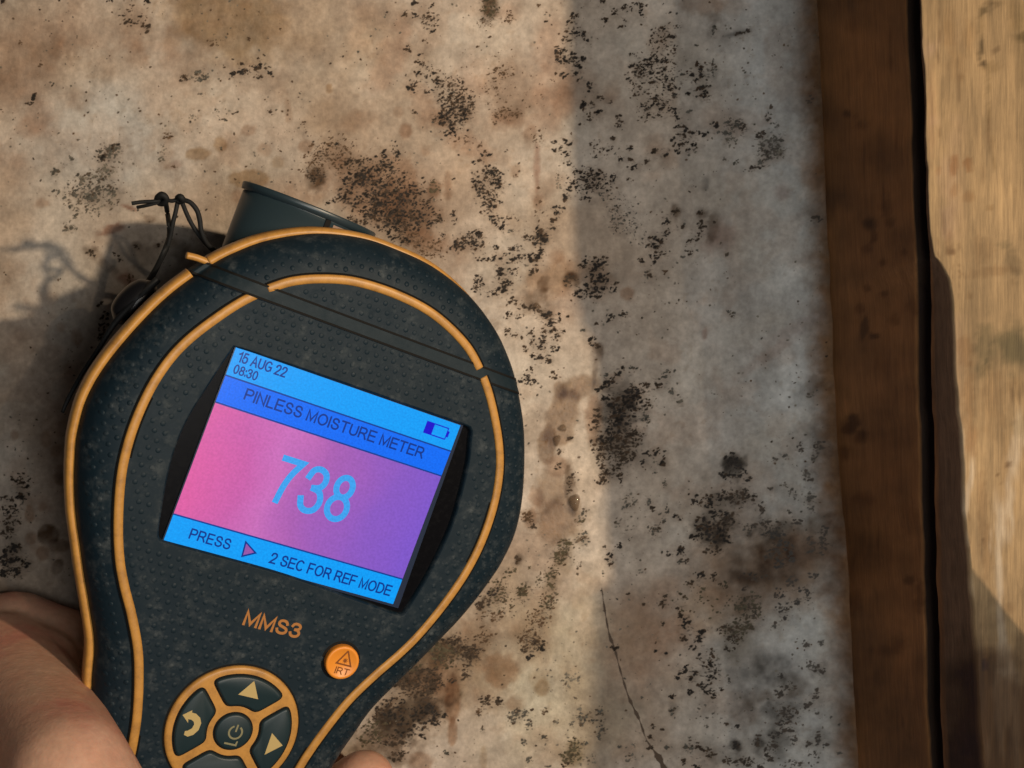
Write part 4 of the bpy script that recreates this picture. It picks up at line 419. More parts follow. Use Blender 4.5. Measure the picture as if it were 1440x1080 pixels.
for (u, v, ru, rv, rot, cnt, size, tone) in CL:
    a0 = math.radians(rot); ca, sa = math.cos(a0), math.sin(a0)
    blur = float(sstep(980, 1150, u))
    room = 0.85 * math.pi * ru * rv / (0.40 * size * size) + 3            # colonies stay apart, the paper shows between them
    for k in range(int(max(min(cnt * 1.65, room), cnt * 0.6) + 0.5)):
        rr = math.sqrt(random.random()) if cnt > 5 else random.random() * 0.8
        rr *= random.uniform(0.65, 1.3); th = random.random() * 6.283
        x, y = ru * rr * math.cos(th), rv * rr * math.sin(th)
        px, py = u + x * ca - y * sa, v + x * sa + y * ca
        sz = size * random.choice((0.22, 0.27, 0.32, 0.38, 0.45, 0.54, 0.72)) * random.uniform(0.85, 1.12)
        c = np.array(SPECK[tone]) * random.uniform(0.6, 1.7)
        if random.random() < 0.22: c = c * 0.4 + np.array(SPECK['b']) * 0.6
        c = c * (1 - 0.45 * blur) + np.array((0.12, 0.11, 0.10)) * 0.45 * blur
        ang = math.radians(random.gauss(-24, 26))
        nl = random.choice((1, 1, 1, 1, 2, 2, 3))
        lx, ly = px, py
        for j in range(nl):
            lobe(lx, ly, sz * 0.70 * (1 - 0.12 * j), random.uniform(1.05, 1.42), ang, tuple(c), random.uniform(0.03, 0.10) * sz / 5 + 0.015)
            g = ang + random.gauss(0, 0.7) + (math.pi if random.random() < 0.4 else 0)
            lx += math.cos(g) * sz * 0.72; ly += math.sin(g) * sz * 0.55
for k in range(4200):                                                   # stray flecks all over the paper
    u, v = random.uniform(-20, 1160), random.uniform(-20, 1100)
    if fbm(np.array([u]), np.array([v]), 80, 801, 3)[0] < -0.02: continue
    c = np.array(SPECK[random.choice('sssgbbd')]) * random.uniform(0.7, 1.5)
    lobe(u, v, random.choice((.6, .7, .8, 1.0, 1.3, 1.8)), random.uniform(1, 1.4), math.radians(random.gauss(-24, 40)), tuple(c), 0.02)
dens = np.zeros(U.shape)
LB = np.array(LOBES)
iu, iv = np.searchsorted(us, LB[:, 0]), np.searchsorted(vs, LB[:, 1])
okk = (iu > 0) & (iu < len(us)) & (iv > 0) & (iv < len(vs))
np.add.at(dens, (iv[okk], iu[okk]), LB[okk, 2] ** 2)
def box(a, r):
    for ax_ in (0, 1):
        c = np.cumsum(np.concatenate([np.zeros_like(np.take(a, [0], ax_)), a], ax_), ax_)
        n_ = a.shape[ax_]; lo_, hi_ = np.clip(np.arange(n_) - r, 0, n_), np.clip(np.arange(n_) + r + 1, 0, n_)
        a = (np.take(c, hi_, ax_) - np.take(c, lo_, ax_)) / (2 * r + 1)
    return a
near_, wide_ = box(box(dens, 1), 1), box(box(dens, 4), 3)
wc *= np.exp(-(np.clip(near_ * 0.08, 0, .35) + np.clip(wide_ * 0.13, 0, .40) * (1 + .6 * n_fin)))[..., None] ** np.array([0.82, 1.0, 1.18])
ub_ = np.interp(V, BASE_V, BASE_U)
mg = (sstep(-40, 2, U - ub_ + 12 * n_mid + 8 * n_fin) * 0.97)[..., None]      # paper margin blends to timber brown, softening the edge
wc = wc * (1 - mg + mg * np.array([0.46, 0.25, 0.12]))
wc = np.clip(wc, 0.008, 0.75)
HW = wall_h(U, V)
nv, nu = U.shape
idx = np.arange(nu * nv).reshape(nv, nu)
quads = np.stack([idx[1:, :-1], idx[1:, 1:], idx[:-1, 1:], idx[:-1, :-1]], -1).reshape(-1, 4)
wv = np.stack([(U - 720) * K, -HW, (540 - V) * K], -1).reshape(-1, 3) * MM
def grid_mesh(name, verts, quads):
    me = bpy.data.meshes.new(name)
    me.vertices.add(len(verts)); me.vertices.foreach_set('co', verts.astype(np.float32).ravel())
    me.loops.add(len(quads) * 4); me.loops.foreach_set('vertex_index', quads.astype(np.int32).ravel())
    me.polygons.add(len(quads)); me.polygons.foreach_set('loop_start', np.arange(0, len(quads) * 4, 4, dtype=np.int32))
    me.update(calc_edges=True); me.validate(); return me
def set_attr(me, name, rgb):
    at = me.attributes.new(name, 'FLOAT_COLOR', 'POINT')
    at.data.foreach_set('color', np.c_[rgb.reshape(-1, 3), np.ones(rgb.size // 3)].astype(np.float32).ravel())
wme = grid_mesh('wall', wv, quads)
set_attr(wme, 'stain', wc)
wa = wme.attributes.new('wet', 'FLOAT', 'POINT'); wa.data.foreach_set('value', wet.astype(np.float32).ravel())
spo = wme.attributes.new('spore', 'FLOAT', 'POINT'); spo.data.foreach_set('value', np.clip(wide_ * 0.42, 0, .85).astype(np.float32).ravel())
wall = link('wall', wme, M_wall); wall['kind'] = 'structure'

# ------------------------------------------------------------------ mould, raised
mv = np.array(mv)
hh = wall_h(mv[:, 0], mv[:, 1]) + mv[:, 2] + 0.012
M_mould = mat('mould', rough=0.95, spec=0.1); _t = NT(M_mould); _a = _t.n('ShaderNodeAttribute', attribute_name='tone'); _t.l(_a.outputs['Color'], _t.b.inputs['Base Color'])
mould = mesh('mould', np.c_[(mv[:, 0] - 720) * K, (540 - mv[:, 1]) * K, hh], mf, M_mould, None, True, True)
set_attr(mould.data, 'tone', np.array(mc))
tag(mould, 'black and brown mould specks growing in clusters over the stained wall paper', 'mould', kind='stuff')

# the split in the paper that runs down the shaded part of the wall
cp = catmull([(846, 826, .5), (850, 855, 1.8), (857, 893, 2.2), (864, 911, 2.6), (871, 938, 1.5), (879, 965, 1.8), (886, 985, 2.6), (899, 1012, 2.6), (908, 1038, 1.6), (917, 1052, 2.2), (925, 1063, 6), (931, 1074, 8), (940, 1095, 8)], 90)
cv, cf = [], []
for i, (u, v, w) in enumerate(cp):
    w *= (0.42 + 0.3 * random.random()) * (1 + .5 * math.sin(i * .9))
    for s in (-1, 0, 1):
        cv.append(((u + s * w - 720) * K, (540 - v + 0.3 * s * w) * K, float(wall_h(u + s * w, v)) + (0.05 if s else 0.02)))
    if i: cf += [(3 * i - 3, 3 * i - 2, 3 * i + 1, 3 * i), (3 * i - 2, 3 * i - 1, 3 * i + 2, 3 * i + 1)]
mesh('crack', cv, cf, mat('crack_dark', (0.11, 0.078, 0.056), 0.9, 0.1), wall, True, True)

# droplets of water
def droplet(u, v, ru, rv, rot, label, h=0.5):
    a = math.radians(rot); V_, F_ = [], []
    nr, ns = 5, 18; z0 = float(wall_h(u, v)) - 0.02
    for i in range(nr + 1):
        f = i / nr * math.pi / 2
        for k in range(ns):
            th = 2 * math.pi * k / ns; w = 1 + 0.12 * math.sin(3 * th + u)
            x, y = ru * math.cos(f) * math.cos(th) * w, rv * math.cos(f) * math.sin(th) * w
            V_.append(((x * math.cos(a) - y * math.sin(a)) * K, -(x * math.sin(a) + y * math.cos(a)) * K, h * math.sin(f)))
    for i in range(nr):
        for k in range(ns): F_.append((i * ns + k, i * ns + (k + 1) % ns, (i + 1) * ns + (k + 1) % ns, (i + 1) * ns + k))
    o = fix_normals(mesh('water_droplet', V_, F_, M_water, None, True, True))
    o.location = B((u - 720) * K, (540 - v) * K, z0 + 0.03)
    return tag(o, label, 'water drop', 'drops of water on the wall')
droplet(791, 602, 6, 5, 0, 'small clear water drop on the brown run beside the meter, uppermost of the close pair', .75)
droplet(783, 619, 5, 8, 15, 'clear water drop just under the uppermost drop of the pair on the brown run', .7)
droplet(808, 706, 8, 12, 0, 'largest clear water drop at the foot of the dark brown drip right of the meter', .9)
droplet(755, 430, 6, 4, 20, 'clear water drop on the dark mould line above the right end of the meter seam', .6)
droplet(817, 758, 10, 2.6, -30, 'thin slanted water streak on the pale wall below the largest drop', .35)

# ------------------------------------------------------------------ timber stud and the added unseen board that shades it
HS = 61.6
ustn = np.concatenate([np.linspace(-2600, -60, 18), np.arange(-40, 1122, 3.2), np.linspace(1150, 3400, 18)])
def itp(v, tab): t = np.array(tab, float); return np.interp(v, t[:, 0], t[:, 1])
sx = lambda u, h: (u - 720) * K * (D - h) / D
vf = 540 + (ustn - 540) * D / (D - HS)                                # the photo row in which that station's front face shows
wob = fbm(ustn, ustn * 0, 60, 500, 3)
base_u = itp(ustn, [(-2600, 1120), (0, 1143), (300, 1158), (540, 1168), (800, 1186), (1080, 1202), (3400, 1300)]) + 1.2 * wob
edge_u = itp(vf, [(-2600, 1260), (0, 1293), (100, 1297), (200, 1300), (300, 1303), (370, 1308), (500, 1310), (700, 1314), (900, 1319), (1080, 1324), (3400, 1400)]) + 2 * fbm(ustn, ustn * 0, 40, 510, 3)
wane_u = itp(vf, [(-2600, 1), (330, 3), (360, 7), (368, 14), (378, 20), (393, 28), (415, 32), (467, 34), (522, 35), (570, 38), (672, 43), (724, 44), (760, 46), (801, 50), (900, 54), (1080, 60), (3400, 60)]) + 1.0 * fbm(ustn, ustn * 0, 25, 520, 3)
wane_d = np.clip(wane_u * 0.128 * 1.5, 0.6, 12)
front_n, side_n, NF = 84, 40, 0
rows, cols_ = [], []
uvpix = []
for i, v in enumerate(ustn):
    x0 = sx(base_u[i], 0); h1 = HS - wane_d[i]; x1 = sx(edge_u[i], h1)
    p = []
    for k in range(side_n):                                            # side facing the wall
        f = k / (side_n - 1); h = f * (h1 - 6.5)
        p.append((x0 + (x1 - x0) * (h / h1), h))
    gd = 3.6 + 1.0 * wob[i]
    p += [(x1, h1 - 6.0), (x1 + gd * .5, h1 - 5.0), (x1 + gd, h1 - 2.6), (x1 + .3, h1 - 0.8), (x1 + .1, h1)]   # the split along the arris
    x2 = sx(edge_u[i] + wane_u[i], HS)
    for k in range(1, 6): p.append((x1 + (x2 - x1) * k / 6, h1 + (HS - h1) * (k / 6) ** 0.9))
    xe = 128.0
    for k in range(front_n):
        f = k / (front_n - 1); p.append((x2 + (xe - x2) * f ** 1.25, HS))
    p.append((xe, 0.0))
    rows.append(p)
P = np.array(rows); nS, nP = P.shape[:2]
Yst = (540 - ustn) * K                                                 # the stud runs along Y
Yg = np.repeat(Yst[:, None], nP, 1); X, Hh = P[..., 0].copy(), P[..., 1].copy()
# rows are spaced on the wall scale; on the front face the same row shows further from the centre, so index by true pixel
pu = 720 + X / (K * (D - Hh) / D); pv = 540 - Yg / (K * (D - Hh) / D)

side = (np.arange(nP) < side_n + NF + 5)[None, :] & np.ones((nS, 1), bool)
gr = fbm(pu, pv * 0.07, 9, 601, 4); gr2 = fbm(pu, pv * 0.16, 26, 611, 4); bl = fbm(pu, pv, 60, 621, 4); fn = fbm(pu, pv * 0.3, 5, 631, 3)
front_c = np.array([0.30, 0.193, 0.092]) * (1 + 0.24 * gr + 0.22 * gr2 + 0.16 * bl + 0.10 * fn)[..., None]
pale = sstep(0.12, 0.42, gr2)[..., None] * sstep(420, 700, pv)[..., None]
front_c = front_c * (1 - 0.4 * pale) + np.array([0.60, 0.50, 0.38]) * 0.4 * pale
rosy = sstep(-0.1, 0.3, fbm(pu, pv, 80, 640))[..., None] * sstep(1370, 1310, pu)[..., None]
front_c = front_c * (1 - 0.35 * rosy) + np.array([0.45, 0.28, 0.20]) * 0.35 * rosy
side_c = np.array([0.36, 0.17, 0.060]) * (1 + 0.22 * fbm(pu * 0.5, pv * 0.3, 22, 651, 4) + 0.55 * fbm(pu, pv, 55, 655) + 0.12 * fbm(Hh * 6, pv * 0.2, 8, 657, 3))[..., None]
sc_ = np.where(side[..., None], side_c, front_c)
wane = (np.arange(nP) >= side_n + NF + 5)[None, :] & (np.arange(nP) < side_n + NF + 10)[None, :] & np.ones((nS, 1), bool)
sc_ = np.where(wane[..., None], np.array([0.15, 0.082, 0.045]) * (1 + .25 * fn + .2 * bl)[..., None], sc_)      # wane painted dark brown to deepen its shade
groove_ = (np.arange(nP) >= side_n + NF)[None, :] & (np.arange(nP) < side_n + NF + 4)[None, :] & np.ones((nS, 1), bool)
sc_ = np.where(groove_[..., None], np.array([0.034, 0.019, 0.011]), sc_)                                        # split painted near black for the shade inside it
GY = (0.36, 0.41, 0.38)
WST_SHADE = [  # stains on the timber, front face then side, plus one painted shade patch
 (1432, 490, 36, 32, 0, .95, GY, .6, .5), (1385, 490, 14, 36, 0, .65, GY, .6, .6), (1426, 372, 10, 24, -15, .6, (.42, .42, .40), .4, .6), (1412, 345, 8, 6, 0, .4, GY, .4, .5), (1395, 382, 46, 7, -6, .45, (.6, .5, .4), .5, .6), (1375, 350, 6, 26, 0, .35, (.6, .5, .4), .5, .6), (1388, 352, 10, 16, 0, .3, (.6, .5, .4), .5, .6),
 (1341, 232, 6, 17, 3, .6, (.60, .36, .17), .35, .35), (1361, 231, 6, 11, -3, .65, (.60, .36, .17), .35, .35), (1342, 268, 6, 11, 8, .4, (.62, .42, .22), .5, .4), (1361, 277, 9, 8, -20, .45, (.62, .42, .22), .5, .4), (1393, 293, 6, 4, 0, .45, (.5, .4, .25), .5, .4), (1320, 240, 4, 6, 0, .3, (.8, .5, .3), .5, .4), (1336, 354, 7, 6, 20, .7, (.35, .25, .18), .5, .7), (1334, 335, 5, 14, 0, .35, (.6, .45, .35), .5, .6),
 (1379, 70, 3, 18, 4, .85, (.22, .2, .14), .4, .5), (1382, 90, 6, 5, 0, .85, (.2, .17, .12), .4, .5), (1378, 35, 3, 24, 0, .6, (.4, .36, .24), .5, .5), (1384, 14, 9, 7, 0, .7, (.25, .24, .16), .5, .7), (1388, 120, 3, 26, 0, .6, (.42, .40, .28), .5, .5), (1389, 165, 3, 22, 0, .65, (.4, .36, .24), .5, .5), (1394, 205, 3, 14, 0, .5, (.45, .4, .3), .5, .5), (1397, 232, 2.5, 14, 0, .55, (.4, .36, .26), .5, .5), (1395, 95, 14, 9, -10, .45, (.6, .56, .44), .5, .6), (1402, 70, 8, 4, -20, .55, (.4, .34, .28), .4, .5), (1398, 5, 12, 5, 0, .6, (.36, .33, .24), .5, .7), (1436, 52, 12, 8, 20, .7, (.34, .33, .19), .4, .6), (1438, 30, 10, 30, 0, .4, (.62, .62, .46), .6, .6), (1425, 20, 6, 30, 0, .4, (.6, .56, .42), .6, .6), (1438, 80, 8, 40, 0, .35, (.6, .56, .42), .7, .6), (1362, 50, 9, 26, 0, .45, (.68, .58, .46), .6, .6), (1335, 40, 9, 30, 0, .4, (.72, .6, .44), .6, .6), (1345, 90, 14, 24, 0, .3, (.72, .6, .44), .7, .6), (1353, 108, 6, 6, 0, .4, (.62, .5, .36), .4, .5), (1310, 160, 7, 60, 0, .25, (.7, .5, .5), .7, .5),
 (1358, 490, 10, 26, 0, .45, (.62, .45, .30), .5, .6), (1362, 560, 9, 50, 2, .45, (.60, .45, .32), .5, .6), (1366, 620, 9, 20, 0, .4, (.68, .45, .28), .5, .6), (1395, 560, 16, 50, 0, .4, (.66, .56, .44), .6, .6), (1430, 545, 14, 16, 0, .4, (.55, .5, .4), .5, .6), (1432, 600, 10, 18, 0, .5, (.55, .55, .45), .5, .6), (1382, 720, 8, 60, 0, .45, (.62, .52, .42), .4, .5), (1388, 780, 7, 40, 0, .4, (.62, .52, .42), .4, .5), (1412, 660, 5, 80, 0, .3, (.7, .6, .48), .5, .6), (1418, 653, 3, 4, 20, .75, (.3, .2, .12), .3, .5), (1403, 668, 2.5, 3, 0, .7, (.35, .25, .15), .3, .5), (1405, 680, 2, 2, 0, .6, (.4, .3, .2), .3, .5), (1387, 508, 3, 4, 0, .6, GY, .4, .5), (1364, 416, 5, 6, 0, .4, (.6, .5, .35), .4, .5), (1412, 1050, 100, 165, 0, 1.0, (.25, .18, .125), .5, .5), (1385, 935, 5, 9, -10, .7, (.3, .25, .2), .4, .5), (1365, 1050, 12, 16, 30, .6, (.4, .3, .25), .6, .6), (1420, 855, 6, 8, 0, .4, (.55, .45, .35), .4, .5),  # the big lower-right oval paints cast shade into the wood colour
 (1190, 160, 6, 6, 0, .75, (.22, .16, .11), .5, .5), (1212, 176, 8, 7, 0, .55, (.35, .3, .2), .6, .6), (1203, 163, 5, 4, 0, .4, (.4, .3, .2), .6, .6), (1200, 38, 10, 14, 0, .4, (.5, .4, .3), .7, .6), (1222, 315, 10, 9, 0, .8, (.18, .14, .10), .5, .6), (1228, 332, 6, 12, 0, .6, (.25, .18, .12), .5, .6), (1246, 290, 10, 14, 0, .5, (.35, .28, .2), .6, .7), (1250, 312, 8, 8, 0, .55, (.3, .22, .15), .6, .6), (1241, 370, 6, 5, 0, .6, (.3, .22, .15), .5, .6), (1220, 350, 8, 6, 0, .5, (.35, .25, .18), .5, .6), (1272, 355, 5, 5, 0, .5, (.35, .25, .18), .5, .6), (1220, 405, 6, 5, 0, .6, (.3, .22, .15), .5, .6), (1243, 413, 5, 5, 0, .6, (.3, .22, .15), .5, .6), (1210, 432, 8, 7, 0, .5, (.35, .25, .18), .5, .6), (1216, 460, 6, 16, 10, .75, (.2, .15, .1), .5, .6), (1228, 472, 9, 5, 0, .75, (.2, .15, .1), .5, .5), (1258, 450, 8, 8, 0, .5, (.35, .28, .2), .6, .6), (1285, 430, 12, 14, 0, .5, (.35, .28, .2), .6, .6), (1242, 505, 12, 24, 0, .3, (.5, .4, .3), .8, .6),
 (1196, 598, 11, 18, 20, .82, (.2, .14, .08), .5, .6), (1210, 614, 9, 9, 0, .65, (.28, .2, .12), .5, .6), (1188, 638, 7, 12, 0, .55, (.35, .25, .15), .6, .6), (1215, 700, 20, 10, 0, .45, (.45, .34, .22), .7, .6), (1278, 816, 8, 8, 0, .7, (.22, .16, .1), .6, .6), (1293, 840, 8, 22, 0, .55, (.3, .22, .14), .6, .6), (1262, 905, 14, 12, 0, .55, (.35, .26, .16), .7, .7), (1245, 915, 16, 8, 0, .4, (.4, .3, .2), .7, .6), (1202, 845, 10, 16, 0, .45, (.4, .3, .2), .7, .6), (1196, 955, 4, 5, 0, .7, (.25, .18, .14), .5, .5), (1280, 730, 12, 30, 0, .4, (.4, .3, .2), .7, .6), (1255, 640, 40, 60, 0, .2, (.5, .42, .3), .9, .6),
]
for i, (u, v, ru, rv, rot, st, col, soft, rag) in enumerate(WST_SHADE):
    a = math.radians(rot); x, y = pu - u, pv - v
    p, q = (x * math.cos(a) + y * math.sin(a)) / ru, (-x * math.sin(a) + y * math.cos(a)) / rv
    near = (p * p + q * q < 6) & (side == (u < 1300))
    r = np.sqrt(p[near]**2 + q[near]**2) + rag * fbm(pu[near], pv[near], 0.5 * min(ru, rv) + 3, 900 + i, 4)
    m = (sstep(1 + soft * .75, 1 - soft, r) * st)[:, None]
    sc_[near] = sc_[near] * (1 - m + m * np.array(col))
for i in range(46):
    on_front = i % 3 != 0
    u, v = (random.uniform(1312, 1442), random.uniform(-20, 1100)) if on_front else (random.uniform(1165, 1292), random.uniform(-20, 1100))
    ru, rv, st = random.uniform(.6, 1.6), random.uniform(14, 90), random.uniform(.25, .6)
    p, q = (pu - u - 2.2 * fbm(pv, pv * 0, 40, 1700 + i, 2)) / ru, (pv - v) / rv
    near = (p * p + q * q < 4) & (side == (not on_front))
    m = (sstep(1.2, .3, np.sqrt(p[near]**2 + q[near]**2)) * st)[:, None]
    sc_[near] = sc_[near] * (1 - m + m * np.array((.40, .32, .25)))
front_bumps = 0.22 * gr2 + 0.10 * gr + 0.35 * bl                        # sawn face is not quite flat
Hh = np.where(side | (np.arange(nP) == nP - 1)[None, :], Hh, Hh + front_bumps * 0.55)
X = np.where(side & (np.arange(nP) > NF)[None, :], X + 0.25 * fbm(pu, pv * .3, 30, 661), X)
sv = np.stack([X, -Hh, Yg], -1).reshape(-1, 3) * MM
idn = np.arange(nS * nP).reshape(nS, nP)
sq = np.stack([idn[1:, :-1], idn[1:, 1:], idn[:-1, 1:], idn[:-1, :-1]], -1).reshape(-1, 4)
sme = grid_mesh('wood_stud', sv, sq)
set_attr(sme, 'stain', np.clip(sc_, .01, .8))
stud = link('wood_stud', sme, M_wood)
tag(stud, 'rough upright timber stud at the right edge, lit yellow face and mould-spotted brown side', 'stud')

# added board out of view, shaped to cast the diagonal shadow on the stud
bm = bmesh.new()
poly = [(86.4, -27.4), (232, -214.8), (232, -330), (83.7, -330)]
lo = [bm.verts.new(B(x, y, 75)) for x, y in poly]; hi = [bm.verts.new(B(x, y, 79)) for x, y in poly]
bm.faces.new(lo); bm.faces.new(hi[::-1])
for k in range(4): bm.faces.new((lo[k], hi[k], hi[(k + 1) % 4], lo[(k + 1) % 4]))
bmesh.ops.recalc_face_normals(bm, faces=bm.faces)
bmesh.ops.subdivide_edges(bm, edges=bm.edges, cuts=9, use_grid_fill=True)
for w in bm.verts:
    w.co += Vector((fbm(w.co.z * 1e3, w.co.y * 1e3, 9, 71, 3), fbm(w.co.x * 1e3, w.co.z * 1e3, 9, 72, 3) * .5, fbm(w.co.x * 1e3, w.co.y * 1e3, 9, 73, 3))) * 0.0007
bme = bpy.data.meshes.new('shadow_board'); bm.to_mesh(bme); bm.free()
set_attr(bme, 'stain', np.tile(np.array([.42, .30, .17]), (len(bme.vertices), 1)))
tag(link('shadow_board', bme, M_wood, None, False), 'unseen slant-cut board added beyond the right edge to shade the lower stud', 'board')

# ------------------------------------------------------------------ the moisture meter, built in its own axes (x right, y up, z out of its face, mm)
RM = np.array([[0.85013565, 0.3530812, 0.3906444], [-0.31635324, 0.93553932, -0.15712033], [-0.42093944, 0.00999197, 0.90703371]])
TM = np.array([-34.9044424, -17.57267995, 38.99811075])
AX = np.array([[1, 0, 0], [0, 0, -1], [0, 1, 0.0]])
meter = bpy.data.objects.new('moisture_meter', None); COL.objects.link(meter)
meter.empty_display_size = 0.02
m4 = np.eye(4); m4[:3, :3] = AX @ RM; m4[:3, 3] = AX @ TM * MM
meter.matrix_world = Matrix(m4.tolist())
tag(meter, 'dark grey hand-held moisture meter with orange piping and a lit blue and pink screen', 'moisture meter')
CAM = np.array([0, 0, D])
def loc2(u, v, z=0.0):                                                   # photo point -> meter x, y at height z of the meter's own axis
    d = np.array([(u - 720) / F, (540 - v) / F, -1.0]); n = RM[:, 2]; P0 = TM + RM @ np.array([0, 0, z])
    t = (n @ (P0 - CAM)) / (n @ d); return (RM.T @ (CAM + t * d - TM))[:2]
def glob(p): return TM + RM @ np.asarray(p, float)                       # meter point -> place (x, y, h)

half = [(0, 45.2), (6.5, 44.9), (13, 43.5), (18.5, 41.4), (24.2, 38.0), (28.2, 34.6), (32, 30.4), (36.8, 23.2), (40.3, 15.6), (43.0, 7.5), (44.0, 0.8), (43.5, -5.2), (42.6, -9), (41.0, -14), (38.9, -19.2), (36.5, -24), (34.2, -28.6), (31.2, -34.2), (28.2, -40.2), (26.6, -45.7), (25.4, -50), (24.2, -57), (23.6, -70), (23.4, -90), (21.8, -104), (16, -113), (8, -116)]
X0 = 0.45
ring = [(X0 + x, y) for x, y in half] + [(X0, -116.6)] + [(X0 - x, y) for x, y in half[:0:-1]]
NO = 420
OUT = catmull(ring, NO, True)
def inset(C, d):
    T = np.roll(C, -1, 0) - np.roll(C, 1, 0); T /= np.linalg.norm(T, axis=1)[:, None]
    N = np.c_[T[:, 1], -T[:, 0]]
    if ((C + N * .1 - C.mean(0))**2).sum() > ((C - C.mean(0))**2).sum(): N = -N
    return C + N * d
PROF = [(0.7, -12.5), (0.7, -6.4), (0.9, -5.2), (1.4, -3.9), (2.3, -2.7), (3.5, -1.7), (5.0, -0.95), (6.8, -0.42), (8.4, -0.12), (9.6, 0.0)]
BACK = [(7.5, -21.8), (4.0, -20.6), (2.4, -18.5), (1.6, -16), (1.0, -14)]
pd, pz = np.array([p[0] for p in PROF]), np.array([p[1] for p in PROF])
from_out = lambda x, y: float(np.sqrt(((OUT - (x, y))**2).sum(1)).min())
def zsurf(x, y):
    d = from_out(x, y); d -= 0.75 * float(sstep(4, -22, x)) * float(np.interp(d, [3.0, 3.9, 5.4, 6.8], [1, .533, .533, 0])); return float(np.interp(d, pd[1:], pz[1:]))
# screen window: straight top and bottom, swollen sides
WIN = [loc2(*q, 0) for q in ((336, 487), (420, 515), (520, 549), (600, 577), (662, 599), (664.5, 612), (662, 645), (655, 678), (641, 730), (624, 771), (600, 818), (572, 862), (563, 868), (500, 846), (400, 811), (300, 783), (226, 763), (221, 757), (222, 735), (237, 654), (258, 596), (293, 538), (326, 489))]
WIN = np.array([(x, y) for x, y in WIN])
WIN = catmull(WIN, 120, True)
if np.sum(WIN[:, 0] * np.roll(WIN[:, 1], -1) - np.roll(WIN[:, 0], -1) * WIN[:, 1]) < 0: WIN = WIN[::-1]
# body
V_, F_ = [], []
loops = BACK + PROF
for d, z in loops:
    c = inset(OUT, d)
    for x, y in c:
        zz = z
        if z > -13: x += 0.75 * float(sstep(4, -22, x)) * (1 if z < -2 else 0.4 if z < -.5 else 0)
        if z < -11: zz = -11 + (z + 11) * (1 - 0.62 * float(sstep(-28, -48, y)))
        V_.append((x, y, zz))
for i in range(len(loops) - 1):
    for k in range(NO): F_.append((i * NO + k, i * NO + (k + 1) % NO, (i + 1) * NO + (k + 1) % NO, (i + 1) * NO + k))
F_.append(tuple(range(NO))[::-1])
bm = bmesh.new()
vv = [bm.verts.new(np.array(p) * MM) for p in V_]
for f in F_: bm.faces.new([vv[k] for k in f])
rim = vv[-NO:]
w0 = [bm.verts.new((x * MM, y * MM, 0)) for x, y in WIN]
ed = [bm.edges.get((rim[k], rim[(k + 1) % NO])) for k in range(NO)] + [bm.edges.new((w0[k], w0[(k + 1) % len(w0)])) for k in range(len(w0))]
bmesh.ops.triangle_fill(bm, use_beauty=True, use_dissolve=False, edges=ed)
w1 = [bm.verts.new((x * MM, y * MM, -0.35 * MM)) for x, y in inset(WIN, .35)]
w2 = [bm.verts.new((x * MM, y * MM, -1.4 * MM)) for x, y in inset(WIN, .5)]
for a, b in ((w0, w1), (w1, w2)):
    for k in range(len(a)): bm.faces.new((a[k], a[(k + 1) % len(a)], b[(k + 1) % len(a)], b[k]))
bmesh.ops.recalc_face_normals(bm, faces=bm.faces)
me = bpy.data.meshes.new('body'); bm.to_mesh(me); bm.free()
body = link('body', me, M_body, meter)
try: me.shade_auto_smooth(angle=0.6)
except Exception: pass
for p in me.polygons:
    if p.normal.z > 0.999 and p.area > 0: p.use_smooth = False
# bezel floor of the window
wf = inset(WIN, .2)
bz = mesh('screen_bezel', [(x, y, -1.3) for x, y in wf], [tuple(range(len(wf)))], M_bezel, meter, False)
# trims
def ribbon(name, path, prof, mat_, closed=True, zfun=None, parent=meter):
    """sweep a profile [(outward, z)] along a plane path"""
    C = np.asarray(path, float); n = len(C)
    if closed: T = np.roll(C, -1, 0) - np.roll(C, 1, 0)
    else: T = np.gradient(C, axis=0)
    T /= np.linalg.norm(T, axis=1)[:, None]; N = np.c_[T[:, 1], -T[:, 0]]
    V_, F_ = [], []; m = len(prof)
    for i in range(n):
        z0 = zfun(*C[i]) if zfun else 0
        for o, z in prof: V_.append((C[i, 0] + N[i, 0] * o, C[i, 1] + N[i, 1] * o, z0 + z))
    for i in range(n if closed else n - 1):
        j = (i + 1) % n
        for k in range(m): F_.append((i * m + k, i * m + (k + 1) % m, j * m + (k + 1) % m, j * m + k))
    if not closed: F_ += [tuple(range(m)), tuple(range((n - 1) * m, n * m))[::-1]]
    return fix_normals(mesh(name, V_, F_, mat_, parent))
def oval(w, h, z=0, n=14, pw=1.0):
    return [(w * math.copysign(abs(math.cos(2 * math.pi * k / n))**pw, math.cos(2 * math.pi * k / n)), z + h * math.copysign(abs(math.sin(2 * math.pi * k / n))**pw, math.sin(2 * math.pi * k / n))) for k in range(n)]
SU, SL = 29.75, 27.4                                                    # the seam band across the head
def split_at(C, keep):
    C = np.asarray(C); k = np.array([keep(*p) for p in C]); i0 = int(np.where(~k)[0][0]) if (~k).any() else 0
    C = np.roll(C, -i0, 0); k = np.roll(k, -i0); out, cur = [], []
    for p, f in zip(C, k):
        if f: cur.append(p)
        elif cur: out.append(np.array(cur)); cur = []
    if cur: out.append(np.array(cur))
    return [c for c in out if len(c) > 3]
ot = catmull(inset(OUT, 0.85)[::2], 1400, True)
for c in split_at(ot, lambda x, y: not (SL - .15 < y < SU + .1)):
    ribbon('outer_piping', c, oval(0.95, 2.3, -8.0, 14, .8), M_orange, False, lambda x, y: -4.6 * float(sstep(2, 30, x)))
